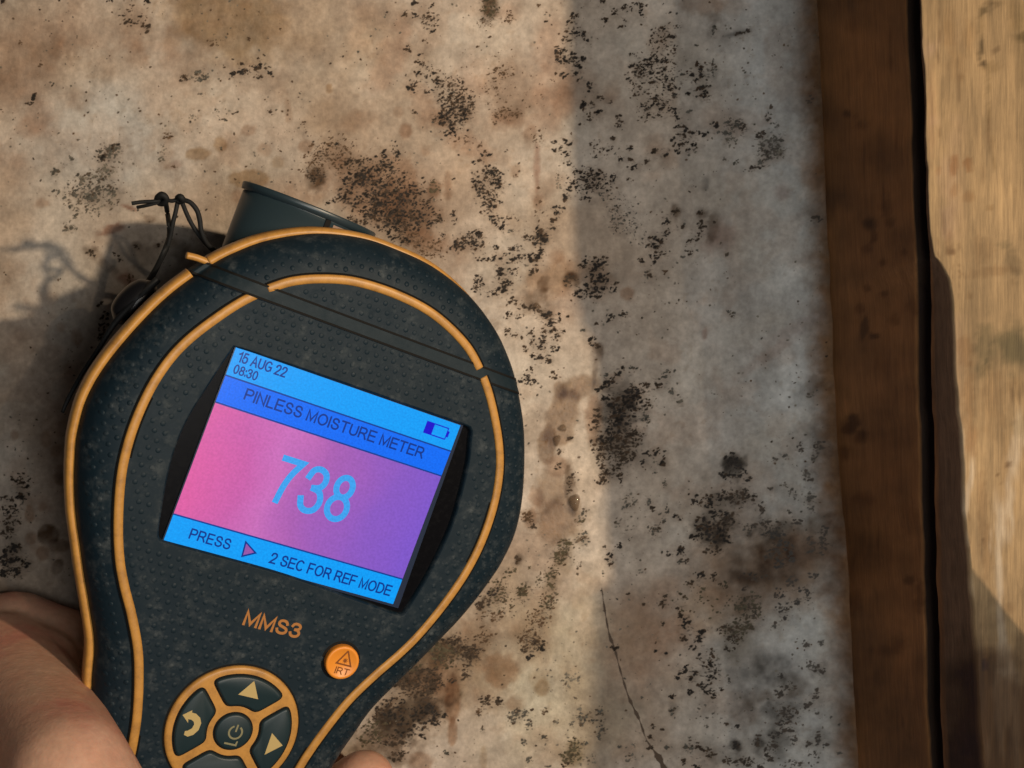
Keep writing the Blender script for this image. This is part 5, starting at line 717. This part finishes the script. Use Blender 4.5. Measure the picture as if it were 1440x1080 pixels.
# little tongue of the piping that sticks out at the seam
tg = [loc2(*q, -7.0) for q in ((299, 371), (288, 367), (276, 362.5), (262, 359))]
ribbon('piping_tongue', np.array(catmull([(p[0], p[1]) for p in tg], 20)), oval(0.62, 1.0, -7.0, 12, .8), M_orange, False)
ih = [(0, 36.5), (6.2, 36.1), (11, 35), (16.2, 32.9), (20, 30.4), (24.4, 26.1), (28, 21.3), (31, 16.4), (32.9, 11.8), (34.1, 6.3), (34.5, 0), (34.1, -5.8), (33.0, -11.2), (31, -17.6), (28.8, -23), (26.5, -27.2), (23.5, -31.9), (20.4, -37.5), (18.3, -42.9), (16.7, -48), (15.7, -52.3), (14.9, -58), (14.5, -70), (14.3, -92), (11, -101), (5, -105)]
XI = 0.4
ir = catmull([(XI + x, y) for x, y in ih] + [(XI, -105.6)] + [(XI - x, y) for x, y in ih[:0:-1]], 1300, True)
for c in split_at(ir, lambda x, y: not (SL + .65 < y < SU - .65)):
    ribbon('inner_piping', c, oval(0.82, 0.52, 0.02, 14, .85), M_orange, False, zsurf)
    ribbon('piping_groove', c, [(1.15, .03), (1.15, .06), (-1.15, .06), (-1.15, .03)], M_groove, False, zsurf)
# seam band
def band(name, ya, yb, lift, mat_, ny=4, x0=-36.0, x1=36.0):
    n = 110; V_, F_ = [], []
    for j in range(ny + 1):
        y = ya + (yb - ya) * j / ny
        # span of the outline at this height
        def xs(sgn):
            lo, hi = 0.0, 46.0
            for _ in range(30):
                mid = (lo + hi) / 2; xx = X0 + sgn * mid
                ins = abs(xx - X0) < float(np.interp(-y, -OUT[:NO // 2, 1][np.argsort(-OUT[:NO // 2, 1])], np.abs(OUT[:NO // 2, 0] - X0)[np.argsort(-OUT[:NO // 2, 1])]))
                lo, hi = (mid, hi) if ins else (lo, mid)
            return X0 + sgn * (lo - 0.85)
        a, b = xs(-1), xs(1)
        for i in range(n + 1):
            x = a + (b - a) * (0.5 - 0.5 * math.cos(math.pi * i / n)); V_.append((x, y, zsurf(x, y) + lift + 0.42 * float(sstep(-17, -24, x))))
        V_.insert(len(V_) - n - 1, (a - .05, y, -9.5)); V_.append((b + .05, y, -9.5))
    m = n + 3
    for j in range(ny):
        for i in range(m - 1): F_.append((j * m + i, j * m + i + 1, (j + 1) * m + i + 1, (j + 1) * m + i))
    return mesh(name, V_, F_, mat_, meter)
band('seam_band', SL + .02, SU - .02, 0.20, M_band)
for y in (SU, SL): band('seam_line', y - .19, y + .19, 0.29, M_groove, 1)
# raised grip dots
dv, df = [], []
def dome(x, y, r, h):
    z = zsurf(x, y); h += 0.10 * float(sstep(9, 7.5, from_out(x, y)))
    e = 0.25; gx = (zsurf(x + e, y) - zsurf(x - e, y)) / (2 * e); gy = (zsurf(x, y + e) - zsurf(x, y - e)) / (2 * e)
    n = 8; i0 = len(dv)
    for rr, hh_ in ((1, -.04), (.78, .55), (.42, .9)):
        for k in range(n):
            a = 2 * math.pi * k / n + .3; px, py = r * rr * math.cos(a), r * rr * math.sin(a)
            dv.append((x + px, y + py, z + gx * px + gy * py + h * hh_))
    dv.append((x, y, z + h))
    for q in range(2):
        for k in range(n): df.append((i0 + q * n + k, i0 + q * n + (k + 1) % n, i0 + (q + 1) * n + (k + 1) % n, i0 + (q + 1) * n + k))
    for k in range(n): df.append((i0 + 2 * n + k, i0 + 2 * n + (k + 1) % n, i0 + 3 * n))
KC = np.array([1.2, -47.7]); KR = 12.0
IRT = np.array([16.9, -31.1])
wmid = WIN.mean(0)
def in_poly(P, x, y):
    a, b = P, np.roll(P, -1, 0); c = (a[:, 1] > y) != (b[:, 1] > y)
    with np.errstate(divide='ignore', invalid='ignore'): xi = (b[:, 0] - a[:, 0]) * (y - a[:, 1]) / (b[:, 1] - a[:, 1]) + a[:, 0]
    return bool((c & (x < xi)).sum() % 2)
WBIG = inset(WIN, -1.5)
INB = ir[::4]
pitch = 1.8
for j in range(-40, 40):
    for i in range(-40, 40):
        x, y = i * pitch + (j % 2) * pitch / 2, j * pitch * 0.866
        if y > 45 or y < -66 or not in_poly(OUT, x, y): continue
        d = from_out(x, y)
        if d < 2.2 + 0.8 * float(sstep(4, -22, x)): continue
        if SL - .75 < y < SU + .75: continue
        if np.sqrt(((INB - (x, y))**2).sum(1)).min() < 1.75: continue
        if in_poly(WBIG, x, y): continue
        if math.hypot(*(np.array((x, y)) - KC)) < KR + 1.0 or math.hypot(*(np.array((x, y)) - IRT)) < 4.3: continue
        if -5.2 < x < 8.2 and -30 < y < -24.9: continue
        dome(x + random.uniform(-.05, .05), y + random.uniform(-.05, .05), 0.50, 0.11)
gd_ = mesh('grip_dots', dv, df, M_bump, meter); tag(gd_, kind='stuff')

# screen
ZS = -0.8
SX0, SX1, SY0, SY1 = -22.35, 22.55, -18.1, 17.95
def panel(name, x0, y0, x1, y1, z, mat_, parent, th=0.0):
    return mesh(name, [(x0, y0, z), (x1, y0, z), (x1, y1, z), (x0, y1, z)], [(0, 1, 2, 3)], mat_, parent, False)
V_ = [(x, y, z) for z in (-1.29, ZS - .02) for x, y in ((SX0 - .25, SY0 - .3), (SX1 + 1.3, SY0 - .5), (SX1 + .55, SY1 + .2), (SX0 - .2, SY1 + .2))]
screen = mesh('screen', V_, [(4, 5, 6, 7), (0, 1, 5, 4), (1, 2, 6, 5), (2, 3, 7, 6), (3, 0, 4, 7)], M_glass, meter, False)
yA, yB, yC = 12.75, 7.75, -13.05
panel('pink_field', SX0, yC, SX1, yB, ZS, M_pink, screen)
panel('status_bar', SX0, yA, SX1, SY1, ZS, M_cyan, screen)
panel('title_bar', SX0, yB, SX1, yA, ZS, M_blue, screen)
panel('footer_bar', SX0, SY0, SX1, yC, ZS, M_cyan, screen)
for y in (yA, yB, yC): panel('rule_line', SX0, y - .14, SX1, y + .14, ZS + .02, M_navy2, screen)
def arc(cx, cy, rx, ry, a0, a1, n=16):
    return [(cx + rx * math.cos(math.radians(a0 + (a1 - a0) * k / n)), cy + ry * math.sin(math.radians(a0 + (a1 - a0) * k / n))) for k in range(n + 1)]
def soft(p, n=26): return [tuple(q) for q in catmull(p, n)]
BOWL = [(0, 1), (.38, 1)] + arc(.38, .74, .24, .26, 90, -90, 12) + [(0, .48)]
GLYPH = {  # advance width, strokes in a box one high
 'A': (.72, [[(0, 0), (.36, 1), (.72, 0)], [(.13, .35), (.59, .35)]]), 'C': (.74, [arc(.38, .5, .38, .5, 42, 318, 26)]),
 'D': (.70, [[(0, .5), (0, 1), (.30, 1)] + arc(.30, .5, .40, .5, 90, -90, 18) + [(0, 0), (0, .5)]]), 'E': (.60, [[(.6, 1), (0, 1), (0, 0), (.61, 0)], [(0, .52), (.56, .52)]]),
 'F': (.57, [[(.57, 1), (0, 1), (0, 0)], [(0, .5), (.48, .5)]]), 'G': (.78, [arc(.39, .5, .39, .5, 42, 305, 26) + [(.74, .14), (.76, .46), (.42, .46)]]),
 'I': (.0, [[(0, 0), (0, 1)]]), 'L': (.54, [[(0, 1), (0, 0), (.54, 0)]]), 'M': (.78, [[(0, 0), (0, 1), (.39, .08), (.78, 1), (.78, 0)]]),
 'N': (.66, [[(0, 0), (0, 1), (.66, 0), (.66, 1)]]), 'O': (.80, [arc(.40, .5, .40, .5, 90, 450, 34)]), 'P': (.62, [[(0, 0)] + BOWL]),
 'R': (.68, [[(0, 0)] + BOWL, [(.32, .48), (.48, .36), (.68, 0)]]),
 'S': (.64, [soft([(.59, .74), (.50, .93), (.31, 1), (.11, .93), (.05, .75), (.13, .60), (.33, .52), (.55, .43), (.64, .26), (.55, .07), (.32, 0), (.10, .08), (.01, .30)], 40)]),
 'T': (.66, [[(0, 1), (.66, 1)], [(.33, 1), (.33, 0)]]), 'U': (.66, [[(0, 1), (0, .34)] + arc(.33, .33, .33, .33, 180, 360, 16) + [(.66, .34), (.66, 1)]]),
 '0': (.56, [arc(.28, .5, .28, .5, 90, 450, 30)]), '1': (.30, [[(0, .76), (.16, .84), (.30, 1), (.30, 0)]]),
 '2': (.58, [soft([(.02, .70), (.10, .92), (.30, 1), (.51, .92), (.56, .72), (.45, .50), (.18, .22), (.01, 0)], 26) + [(.58, 0)]]),
 '3': (.58, [soft([(.02, .74), (.11, .94), (.29, 1), (.48, .93), (.54, .76), (.45, .60), (.24, .54)], 22), soft([(.24, .54), (.47, .49), (.58, .28), (.49, .07), (.28, 0), (.09, .07), (0, .27)], 22)]),
 '5': (.58, [[(.53, 1), (.12, 1), (.04, .48)] + soft([(.04, .48), (.17, .60), (.33, .63), (.52, .53), (.58, .32), (.50, .09), (.28, 0), (.09, .07), (0, .25)], 24)]),
 '7': (.58, [[(0, 1), (.58, 1)] + soft([(.58, 1), (.38, .70), (.26, .38), (.20, 0)], 12)]),
 '8': (.58, [arc(.29, .765, .235, .235, 90, 450, 26), arc(.29, .265, .29, .265, 90, 450, 28)]), ':': (.0, [[(0, .06), (0, .14)], [(0, .62), (0, .70)]]),
}
def text(name, s, x0, y0, x1, y1, z, mat_, parent, wt=0.15):
    """stroke-built lettering fitted into the box; wt = stroke weight as a share of the cap height"""
    gap, x, lay = .26, 0.0, []
    for ch in s:
        if ch == ' ': x += .36; continue
        a, st = GLYPH[ch]; lay.append((x, st)); x += a + gap
    x -= gap; w = wt * (y1 - y0); V_, F_ = [], []
    kx, ky = (x1 - x0 - w) / x, (y1 - y0 - w); n_ = 0
    for ox, st in lay:
        for pl in st:
            P = np.array([(x0 + w / 2 + (ox + p[0]) * kx, y0 + w / 2 + p[1] * ky) for p in pl])
            keep = np.r_[True, np.linalg.norm(np.diff(P, axis=0), axis=1) > 1e-5]; P = P[keep]
            closed = len(P) > 3 and np.linalg.norm(P[0] - P[-1]) < 1e-4
            d = np.diff(P, axis=0); d /= np.linalg.norm(d, axis=1)[:, None]
            i0 = len(V_); zz_ = z + .0015 * (n_ % 7); n_ += 1; m = len(P)
            for i in range(m):
                a_ = d[i - 1] if i else (d[-1] if closed else d[0]); b_ = d[i] if i < m - 1 else (d[0] if closed else d[-1])
                t_ = a_ + b_; t_ = t_ / (np.linalg.norm(t_) + 1e-9); nn = np.array([-t_[1], t_[0]])
                k_ = 1 / max(.42, abs(nn @ np.array([-a_[1], a_[0]])))
                e_ = 0 if closed or 0 < i < m - 1 else (w / 2 if len(P) < 8 and ch != 'S' else w / 4)
                q = P[i] + (a_ * e_ if i == m - 1 else -b_ * e_ if i == 0 else 0)
                V_ += [(*(q + nn * w / 2 * k_), zz_), (*(q - nn * w / 2 * k_), zz_)]
            for i in range(m - 1): F_.append((i0 + 2 * i, i0 + 2 * i + 1, i0 + 2 * i + 3, i0 + 2 * i + 2))
    return fix_normals(mesh(name, V_, F_, mat_, parent, False))
z3 = lambda x, y: (200 + x / 2.571, 460 + y / 2.571)
def text_at(name, s, bl, tr, mat_, wt=0.15, z=ZS + .03):
    a, b = loc2(*z3(*bl), ZS), loc2(*z3(*tr), ZS)
    return text(name, s, a[0], a[1], b[0], b[1], z, mat_, screen, wt)
text_at('date_text', "15 AUG 22", (341, 124), (530, 147), M_navy, .15)
text_at('time_text', "08:30", (325, 166), (424, 162), M_navy, .15)
text_at('title_text', "PINLESS MOISTURE METER", (364, 262), (1026, 437), M_navy, .15)
text_at('reading_digits', "738", (442, 631), (792, 549), M_digit, .128)
text_at('press_text', "PRESS", (165, 765), (328, 768), M_navy, .15)
text_at('mode_text', "2 SEC FOR REF MODE", (456, 852), (907, 935), M_navy, .15)
def flat(name, pts, z, mat_, parent):
    return mesh(name, [(p[0], p[1], z) for p in pts], [tuple(range(len(pts)))], mat_, parent, False)
tri = np.array([loc2(*z3(*q), ZS) for q in ((357, 832), (373, 771), (415, 818))])
flat('arrow_outline', tri, ZS + .03, M_navy, screen)
flat('arrow_fill', tri.mean(0) + (tri - tri.mean(0)) * .68, ZS + .05, M_pinktri, screen)
b0, b1 = loc2(*z3(1019, 384), ZS), loc2(*z3(1103, 367), ZS)
bx0, bx1, by0, by1 = b0[0], b0[0] + 2.95, b0[1] - .1, b0[1] + 2.1
bx0, by1 = loc2(*z3(1031, 338), ZS); bx1, by0 = loc2(*z3(1094, 408), ZS)
panel('battery_outline', bx0, by0, bx1, by1, ZS + .03, M_batt, screen)
panel('battery_empty', bx0 + (bx1 - bx0) * .36, by0 + .22, bx1 - .2, by1 - .2, ZS + .05, M_cyan, screen)
panel('battery_nub', bx1, by0 + .6, bx1 + .35, by1 - .6, ZS + .03, M_batt, screen)
# model lettering
a, b = loc2(340, 878.5, 0), loc2(427, 878, 0)
text('model_lettering', "MMS3", a[0], a[1], b[0], b[1], .035, M_print, meter, .175)
# IRT push button
def puck(name, c, prof, mat_, parent, n=40, poly=None):
    """prof [(scale or inset, z)] : stacked outlines, closed on top"""
    P = np.array([(math.cos(2 * math.pi * k / n), math.sin(2 * math.pi * k / n)) for k in range(n)]) if poly is None else np.asarray(poly, float)
    n = len(P); V_, F_ = [], []
    for d, z in prof:
        Q = P * d + c if poly is None else inset(P, d)
        V_ += [(x, y, z) for x, y in Q]
    for i in range(len(prof) - 1):
        for k in range(n): F_.append((i * n + k, i * n + (k + 1) % n, (i + 1) * n + (k + 1) % n, (i + 1) * n + k))
    F_.append(tuple(range((len(prof) - 1) * n, len(prof) * n)))
    return fix_normals(mesh(name, V_, F_, mat_, parent))
zi = 1.5
ic = loc2(482, 932.5, zi)
puck('button_well', ic, [(3.75, .02), (3.5, .05)], M_groove, meter)
irt = puck('laser_button', ic, [(3.2, -.3), (3.2, zi - .35), (3.12, zi - .1), (2.9, zi), (2.6, zi), (2.45, zi - .15)], M_orange_key, meter)
zz = zi - .12
t3 = [loc2(*q, zz) for q in ((490.7, 913.5), (471, 932.8), (494.4, 938.8))]
t3 = np.array(t3); t3i = t3.mean(0) + (t3 - t3.mean(0)) * .70
mesh('warning_triangle', [(p[0], p[1], zz) for p in t3] + [(p[0], p[1], zz) for p in t3i], [(0, 1, 4, 3), (1, 2, 5, 4), (2, 0, 3, 5)], M_brownprint, irt, False)
g = t3.mean(0) + (0.05, -.1)
star = [g + (0.62 if k % 2 == 0 else .26) * np.array((math.cos(math.pi * k / 8), math.sin(math.pi * k / 8))) for k in range(16)]
flat('laser_burst', star, zz + .01, M_brownprint, irt)
a, b = loc2(469.5, 946.5, zz), loc2(492.5, 941.5, zz)
text('button_lettering', "IRT", a[0], a[1], b[0], b[1], zz + .01, M_brownprint, irt, .15)
# keypad
kc = KC
puck('keypad_shadow_gap', kc, [(KR + .45, .02), (KR + .2, .05)], M_groove, meter, 72)
pad = puck('keypad_surround', kc, [(KR + .1, -.2), (KR + .1, .35), (KR - .05, .62), (KR - .4, .75), (KR - .9, .75)], M_orange, meter, 72)
def sector(a0, r0=5.0, r1=10.55, web=1.05):
    """ring sector between the diagonal webs, rounded corners"""
    pts = []
    A = math.pi / 4
    def edge(r, sg):
        th = A - math.asin(web / r); return (r, sg * th)
    for f in np.linspace(-1, 1, 22): r, t = edge(r1, 1); pts.append((r1, f * t))
    for f in np.linspace(1, -1, 14): r, t = edge(r0, 1); pts.append((r0, f * t))
    xy = np.array([(kc[0] + r * math.cos(a0 + t), kc[1] + r * math.sin(a0 + t)) for r, t in pts])
    n = len(xy)
    d = np.vstack([xy, xy[:1]]); L = np.r_[0, np.cumsum(np.linalg.norm(np.diff(d, axis=0), axis=1))]
    t = np.linspace(0, L[-1], 120, endpoint=False); q = np.c_[np.interp(t, L, d[:, 0]), np.interp(t, L, d[:, 1])]
    for _ in range(14): q = 0.5 * q + 0.25 * (np.roll(q, 1, 0) + np.roll(q, -1, 0))
    return q
def key(name, poly, top):
    flat_gap = inset(poly, -.28)
    g_ = flat('key_gap', flat_gap, .765, M_groove, pad)
    return puck(name, None, [(0, .5), (0, top - .4), (.12, top - .12), (.45, top)], M_key, pad, poly=poly)
zk = 1.35
def kp(u, v): return np.array(loc2(220 + u / 6, 900 + v / 6, zk))
k1 = key('up_key', sector(math.pi / 2), zk)
k2 = key('right_key', sector(0), zk)
k3 = key('back_key', sector(math.pi), zk)
k4 = key('down_key', sector(-math.pi / 2), zk)
cen = np.array([(kc[0] + 3.35 * math.cos(2 * math.pi * k / 48), kc[1] + 3.35 * math.sin(2 * math.pi * k / 48)) for k in range(48)])
k5 = key('power_key', cen, zk)
zi2 = zk + .02
def icon(name, pts, m=M_icon): return flat(name, pts, zi2, m, pad)
icon('up_arrow', [kp(825, 345), kp(690, 460), kp(858, 500)])
icon('right_arrow', [kp(975, 785), kp(912, 968), kp(1065, 890)])
def arc_band(name, c, r0, r1, a0, a1, m):
    n = 26; V_ = []
    for i in range(n + 1):
        a = a0 + (a1 - a0) * i / n
        V_ += [(c[0] + r0 * math.cos(a), c[1] + r0 * math.sin(a), zi2), (c[0] + r1 * math.cos(a), c[1] + r1 * math.sin(a), zi2)]
    return mesh(name, V_, [(2 * i, 2 * i + 1, 2 * i + 3, 2 * i + 2) for i in range(n)], m, pad, False)
pts_o = [kp(*q) for q in ((232, 800), (262, 815), (310, 800), (355, 760), (378, 700), (368, 655), (335, 622), (300, 612), (303, 592), (220, 632), (268, 700), (268, 668), (295, 672), (315, 690), (318, 712), (300, 745), (262, 765), (240, 768))]
icon('back_arrow', pts_o)
pc = kp(667, 780)
ax_a = math.pi / 2
arc_band('power_ring', pc, 1.02, 1.36, ax_a + .5, ax_a + 2 * math.pi - .5, M_icon_dim)
flat('power_bar', [pc + d for d in ((-.16, .1), (.16, .1), (.16, 1.5), (-.16, 1.5))], zi2, M_icon_dim, pad)
pl = kp(625, 885)
flat('power_line', [pl + d for d in ((-1.25, -.05), (1.1, -.05), (1.1, .3), (-1.25, .3))], zi2, M_icon_dim, pad)
flat('power_tick', [pl + d for d in ((.75, .3), (1.1, .3), (1.1, .9), (.85, .9))], zi2, M_icon_dim, pad)

# sensor barrel behind the head
bx, bzc, rx, rz = -14.6, -17.4, 12.8, 8.6
def barrel_ring(y, k, n=72): return [(bx + rx * k * math.cos(2 * math.pi * i / n), y, bzc + rz * k * math.sin(2 * math.pi * i / n)) for i in range(n)]
prof = [(22, 1.0), (44.7, 1.0), (44.75, .985), (44.95, .985), (45.0, 1.035), (46.1, 1.045), (46.3, 1.03), (46.3, .93), (40, .9)]
V_, F_ = [], []
for y, k in prof: V_ += barrel_ring(y, k)
for i in range(len(prof) - 1):
    for k in range(72): F_.append((i * 72 + k, i * 72 + (k + 1) % 72, (i + 1) * 72 + (k + 1) % 72, (i + 1) * 72 + k))
F_.append(tuple(range(72))); F_.append(tuple(range((len(prof) - 1) * 72, len(prof) * 72)))
barrel = fix_normals(mesh('sensor_barrel', V_, F_, M_barrel, meter))
try: barrel.data.shade_auto_smooth(angle=0.5)
except Exception: pass
def bx_mesh(name, lo, hi, m, parent):
    (x0, y0, z0), (x1, y1, z1) = lo, hi
    v = [(x, y, z) for z in (z0, z1) for x, y in ((x0, y0), (x1, y0), (x1, y1), (x0, y1))]
    return fix_normals(mesh(name, v, [(0, 3, 2, 1), (4, 5, 6, 7), (0, 1, 5, 4), (1, 2, 6, 5), (2, 3, 7, 6), (3, 0, 4, 7)], m, parent, False))
zb = lambda x: bzc + rz * math.sqrt(max(0, 1 - ((x - bx) / rx)**2))
x_n = loc2(466, 313, -5)[0]
bx_mesh('barrel_slot', (x_n - .1, 41, zb(x_n) - 1.5), (x_n + .9, 44.9, zb(x_n + .8) + .35), M_groove, barrel)
bx_mesh('barrel_window', (x_n + 1.0, 41, zb(x_n + 4) - 2), (x_n + 6.5, 44.4, zb(x_n + 5) + .9), mat('amber_window', (.16, .07, .025), .35, .5), barrel)

# ------------------------------------------------------------------ cord tied at the back of the meter
lan = bpy.data.objects.new('wrist_cord', None); COL.objects.link(lan)
lan.location = B(*W(232, 300, 30)); lan.empty_display_size = .01
tag(lan, 'thin black knotted cord with a glossy bead tied at the upper left of the meter', 'cord')
l0 = np.array(W(232, 300, 30))
def cord(name, pts, r, n=10):
    P = np.array([W(*p) for p in pts]) - l0
    Pm = np.c_[P[:, 0], -P[:, 2], P[:, 1]]
    return tube(name, Pm, r, M_cord, lan, n)
cord('cord_end', [(185, 286, 39.0), (200, 284, 38.5), (218, 283, 38.0), (228, 281, 37.0)], .36)
cord('cord_end', [(193, 291.5, 37.0), (206, 289, 37.5), (218, 286, 37.5), (228, 283, 37.0)], .32)
cord('knot', [(219, 282, 37.4), (222, 277, 38.2), (228, 274, 38.6), (234, 279, 38.2), (231, 285, 37.4), (224, 286, 36.8), (222, 279, 37.0), (229, 277, 37.4), (236, 281, 37.0)], [.4, .55, .62, .55, .6, .5, .55, .5, .4])
cord('cord_strand', [(234, 281, 37.0), (242, 282.5, 37.0), (250, 280.5, 37.0), (254, 281, 37.0)], .38)
cord('knot', [(248, 281, 36.6), (250, 277.5, 37.4), (254, 277, 37.8), (257, 281, 37.4), (253, 284, 36.8), (249, 282, 37.0)], [.35, .5, .6, .55, .5, .35])
cord('cord_strand', [(233, 284, 36.8), (235.5, 300, 31.5), (238, 319, 36.0), (237.5, 333, 30.6), (232, 350, 35.0), (222, 372, 33.4), (211, 391, 31.3), (203, 402, 29.2)], .46)
cord('cord_strand', [(250, 283, 36.5), (247, 298, 36.4), (243, 314, 36.0), (240, 330, 35.2), (234, 350, 34.2), (224, 371, 32.1), (214, 390, 30.0), (207, 400, 28.4)], .42)
cord('cord_strand', [(256, 284, 36.8), (261, 297, 36.0), (268, 312, 35.6), (276, 325, 34.6), (285, 337, 33.4), (295, 348, 32.1), (306, 356, 30.2), (318, 362, 27.1)], .42)
cord('cord_strand', [(258, 281, 37.0), (268, 285, 37.0), (277, 296, 36.6), (281, 310, 36.0), (283, 324, 35.4), (289, 339, 34.2), (298, 349, 32.6), (310, 355, 29.2), (320, 360, 26.3)], .46)
# bead and the strap that runs on down the side
def bead(name, c, ax, r, L, m, parent):
    c, ax = np.array(c) - l0, np.array(ax, float); ax /= np.linalg.norm(ax)
    P = [c + ax * t * L for t in np.linspace(-1, 1, 9)]; rr = [r * max(.12, math.sqrt(1 - min(1, abs(t))**2.4)) for t in np.linspace(-1, 1, 9)]
    Pm = np.array([(p[0], -p[2], p[1]) for p in P]); return tube(name, Pm, rr, m, parent, 20, 40)
q0, q1 = glob((-40.3, 13.6, -17)), glob((-36.0, 23.2, -17))
bead('bead', (np.array(q0) + q1) / 2 + np.array([-.3, .3, 0]), np.array(q1) - q0, 3.1, 5.0, M_toggle, lan)
P = np.array([glob(p) for p in ((-36.5, 24, -15), (-40.6, 15, -14.5), (-42.0, 9, -14), (-43.2, 4, -13.5), (-44.0, -1, -13), (-44.15, -3.6, -12.8))]) - l0
tube('strap', np.c_[P[:, 0], -P[:, 2], P[:, 1]], [.7, .6, .45, .4, .4, .3], M_cord, lan, 10)

# ------------------------------------------------------------------ the hand
def capsule_mesh(bm, p, q, r0, r1, n=20):
    p, q = Vector(p), Vector(q); d = (q - p); L = d.length; d.normalize()
    rot_ = d.to_track_quat('Z', 'Y').to_matrix().to_4x4()
    rings = []
    for t in np.linspace(-math.pi / 2, 0, 6): rings.append((r0 * math.cos(t), r0 * math.sin(t)))
    for t in np.linspace(0, math.pi / 2, 6): rings.append((r1 * math.cos(t), L + r1 * math.sin(t)))
    vs_ = []
    for r, z in rings:
        r = max(r, 1e-5); vs_.append([bm.verts.new((Matrix.Translation(p) @ rot_) @ Vector((r * math.cos(2 * math.pi * k / n), r * math.sin(2 * math.pi * k / n), z))) for k in range(n)])
    for a, b in zip(vs_, vs_[1:]):
        for k in range(n): bm.faces.new((a[k], a[(k + 1) % n], b[(k + 1) % n], b[k]))
    bm.faces.new(vs_[0][::-1]); bm.faces.new(vs_[-1])
bm = bmesh.new()
def limb(chain):
    for (a, b) in zip(chain, chain[1:]):
        capsule_mesh(bm, B(*W(*a[:3])), B(*W(*b[:3])), a[3] * MM, b[3] * MM)
# thumb: ball of the thumb, knuckle, tip (the tip lies on the handle below the picture)
limb([(-150, 1120, 36, 17), (-60, 1015, 26, 13.5), (4, 940, 19, 11.0), (58, 1016, 41, 10.6), (98, 1086, 58, 10.2), (150, 1168, 60, 9.6), (215, 1262, 58, 7.6)])
limb([(-150, 1120, 36, 17), (-60, 985, 20, 13), (4, 940, 19, 11.0)])
# web and the root of the forefinger, low beside the meter
limb([(-210, 1060, 26, 18), (-80, 938, 9, 13), (20, 905, 9, 10.8), (85, 912, 9, 8.5)])
limb([(-150, 1120, 32, 17), (-80, 938, 9, 13)])
limb([(-90, 955, 12, 14), (0, 930, 12, 12), (55, 940, 20, 8)])
# palm and forearm
limb([(-210, 1060, 26, 18), (-230, 1240, 26, 19), (-200, 1420, 24, 18), (-420, 1500, 30, 24), (-900, 1900, 40, 30)])
limb([(-210, 1060, 26, 18), (-420, 1500, 30, 24)])
# fingers passing behind the handle, tips coming round its right side
limb([(-160, 980, 24, 11), (20, 1010, 15, 9), (200, 1085, 9.2, 8.0), (390, 1140, 8.0, 7.5), (470, 1132, 9.5, 7.0), (512, 1099, 13.5, 6.5)])
for v0, v1, v2, r in ((1100, 1195, 1250, 7.6), (1210, 1310, 1360, 7.4), (1330, 1420, 1450, 6.6)):
    limb([(-160, v0 + 20, 24, 11), (20, v0 + 40, 15, 9), (200, v1 - 20, 9.2, r + .6), (390, v1 + 10, 8.0, r + .1), (470, v2 - 28, 9.0, r), (517, v2, 12.5, r - .7)])
hm = bpy.data.meshes.new('hand_src'); bm.to_mesh(hm); bm.free()
ho = bpy.data.objects.new('hand_src', hm); COL.objects.link(ho)
rm = ho.modifiers.new('r', 'REMESH'); rm.mode = 'VOXEL'; rm.voxel_size = 0.0009; rm.use_smooth_shade = True
sm = ho.modifiers.new('s', 'SMOOTH'); sm.factor = 0.5; sm.iterations = 22
bpy.context.view_layer.update()
pme = bpy.data.meshes.new_from_object(ho.evaluated_get(bpy.context.evaluated_depsgraph_get()))
bpy.data.objects.remove(ho); bpy.data.meshes.remove(hm); pme.name = 'person'; pme.materials.clear()
person = link('person', pme, M_skin)
tag(person, 'bare hand holding the meter, thumb across its lower left side and fingertips behind', 'person')
# nail of the fingertip in view, laid on the skin
from mathutils.bvhtree import BVHTree
tree = BVHTree.FromPolygons([v.co[:] for v in pme.vertices], [p.vertices[:] for p in pme.polygons])
nV, nF, hit_all = [], [], True
nc = np.array(W(520, 1088, 19)); nc[2] = 60; e1 = np.array([.50, .86, 0]); e1 /= np.linalg.norm(e1); e2 = np.array([-e1[1], e1[0], 0])
for i in range(11):
    for k in range(9):
        a, b = (i / 10 - .5) * 2, (k / 8 - .5) * 2
        q = nc + e1 * a * 4.2 * math.sqrt(max(.15, 1 - .45 * b * b)) + e2 * b * 3.4 * (1 - .12 * a * a)
        o, no, _, _ = tree.ray_cast(Vector(B(*q)), Vector((0, 1, 0)))
        if o is None: hit_all = False; break
        nV.append((o + no * (0.00022 if abs(a) < .95 and abs(b) < .95 else -0.0001)) / MM)
    if not hit_all: break
if hit_all:
    for i in range(10):
        for k in range(8): nF.append((i * 9 + k, i * 9 + k + 1, (i + 1) * 9 + k + 1, (i + 1) * 9 + k))
    fix_normals(mesh('fingernail', [tuple(p) for p in nV], nF, M_nail, person))
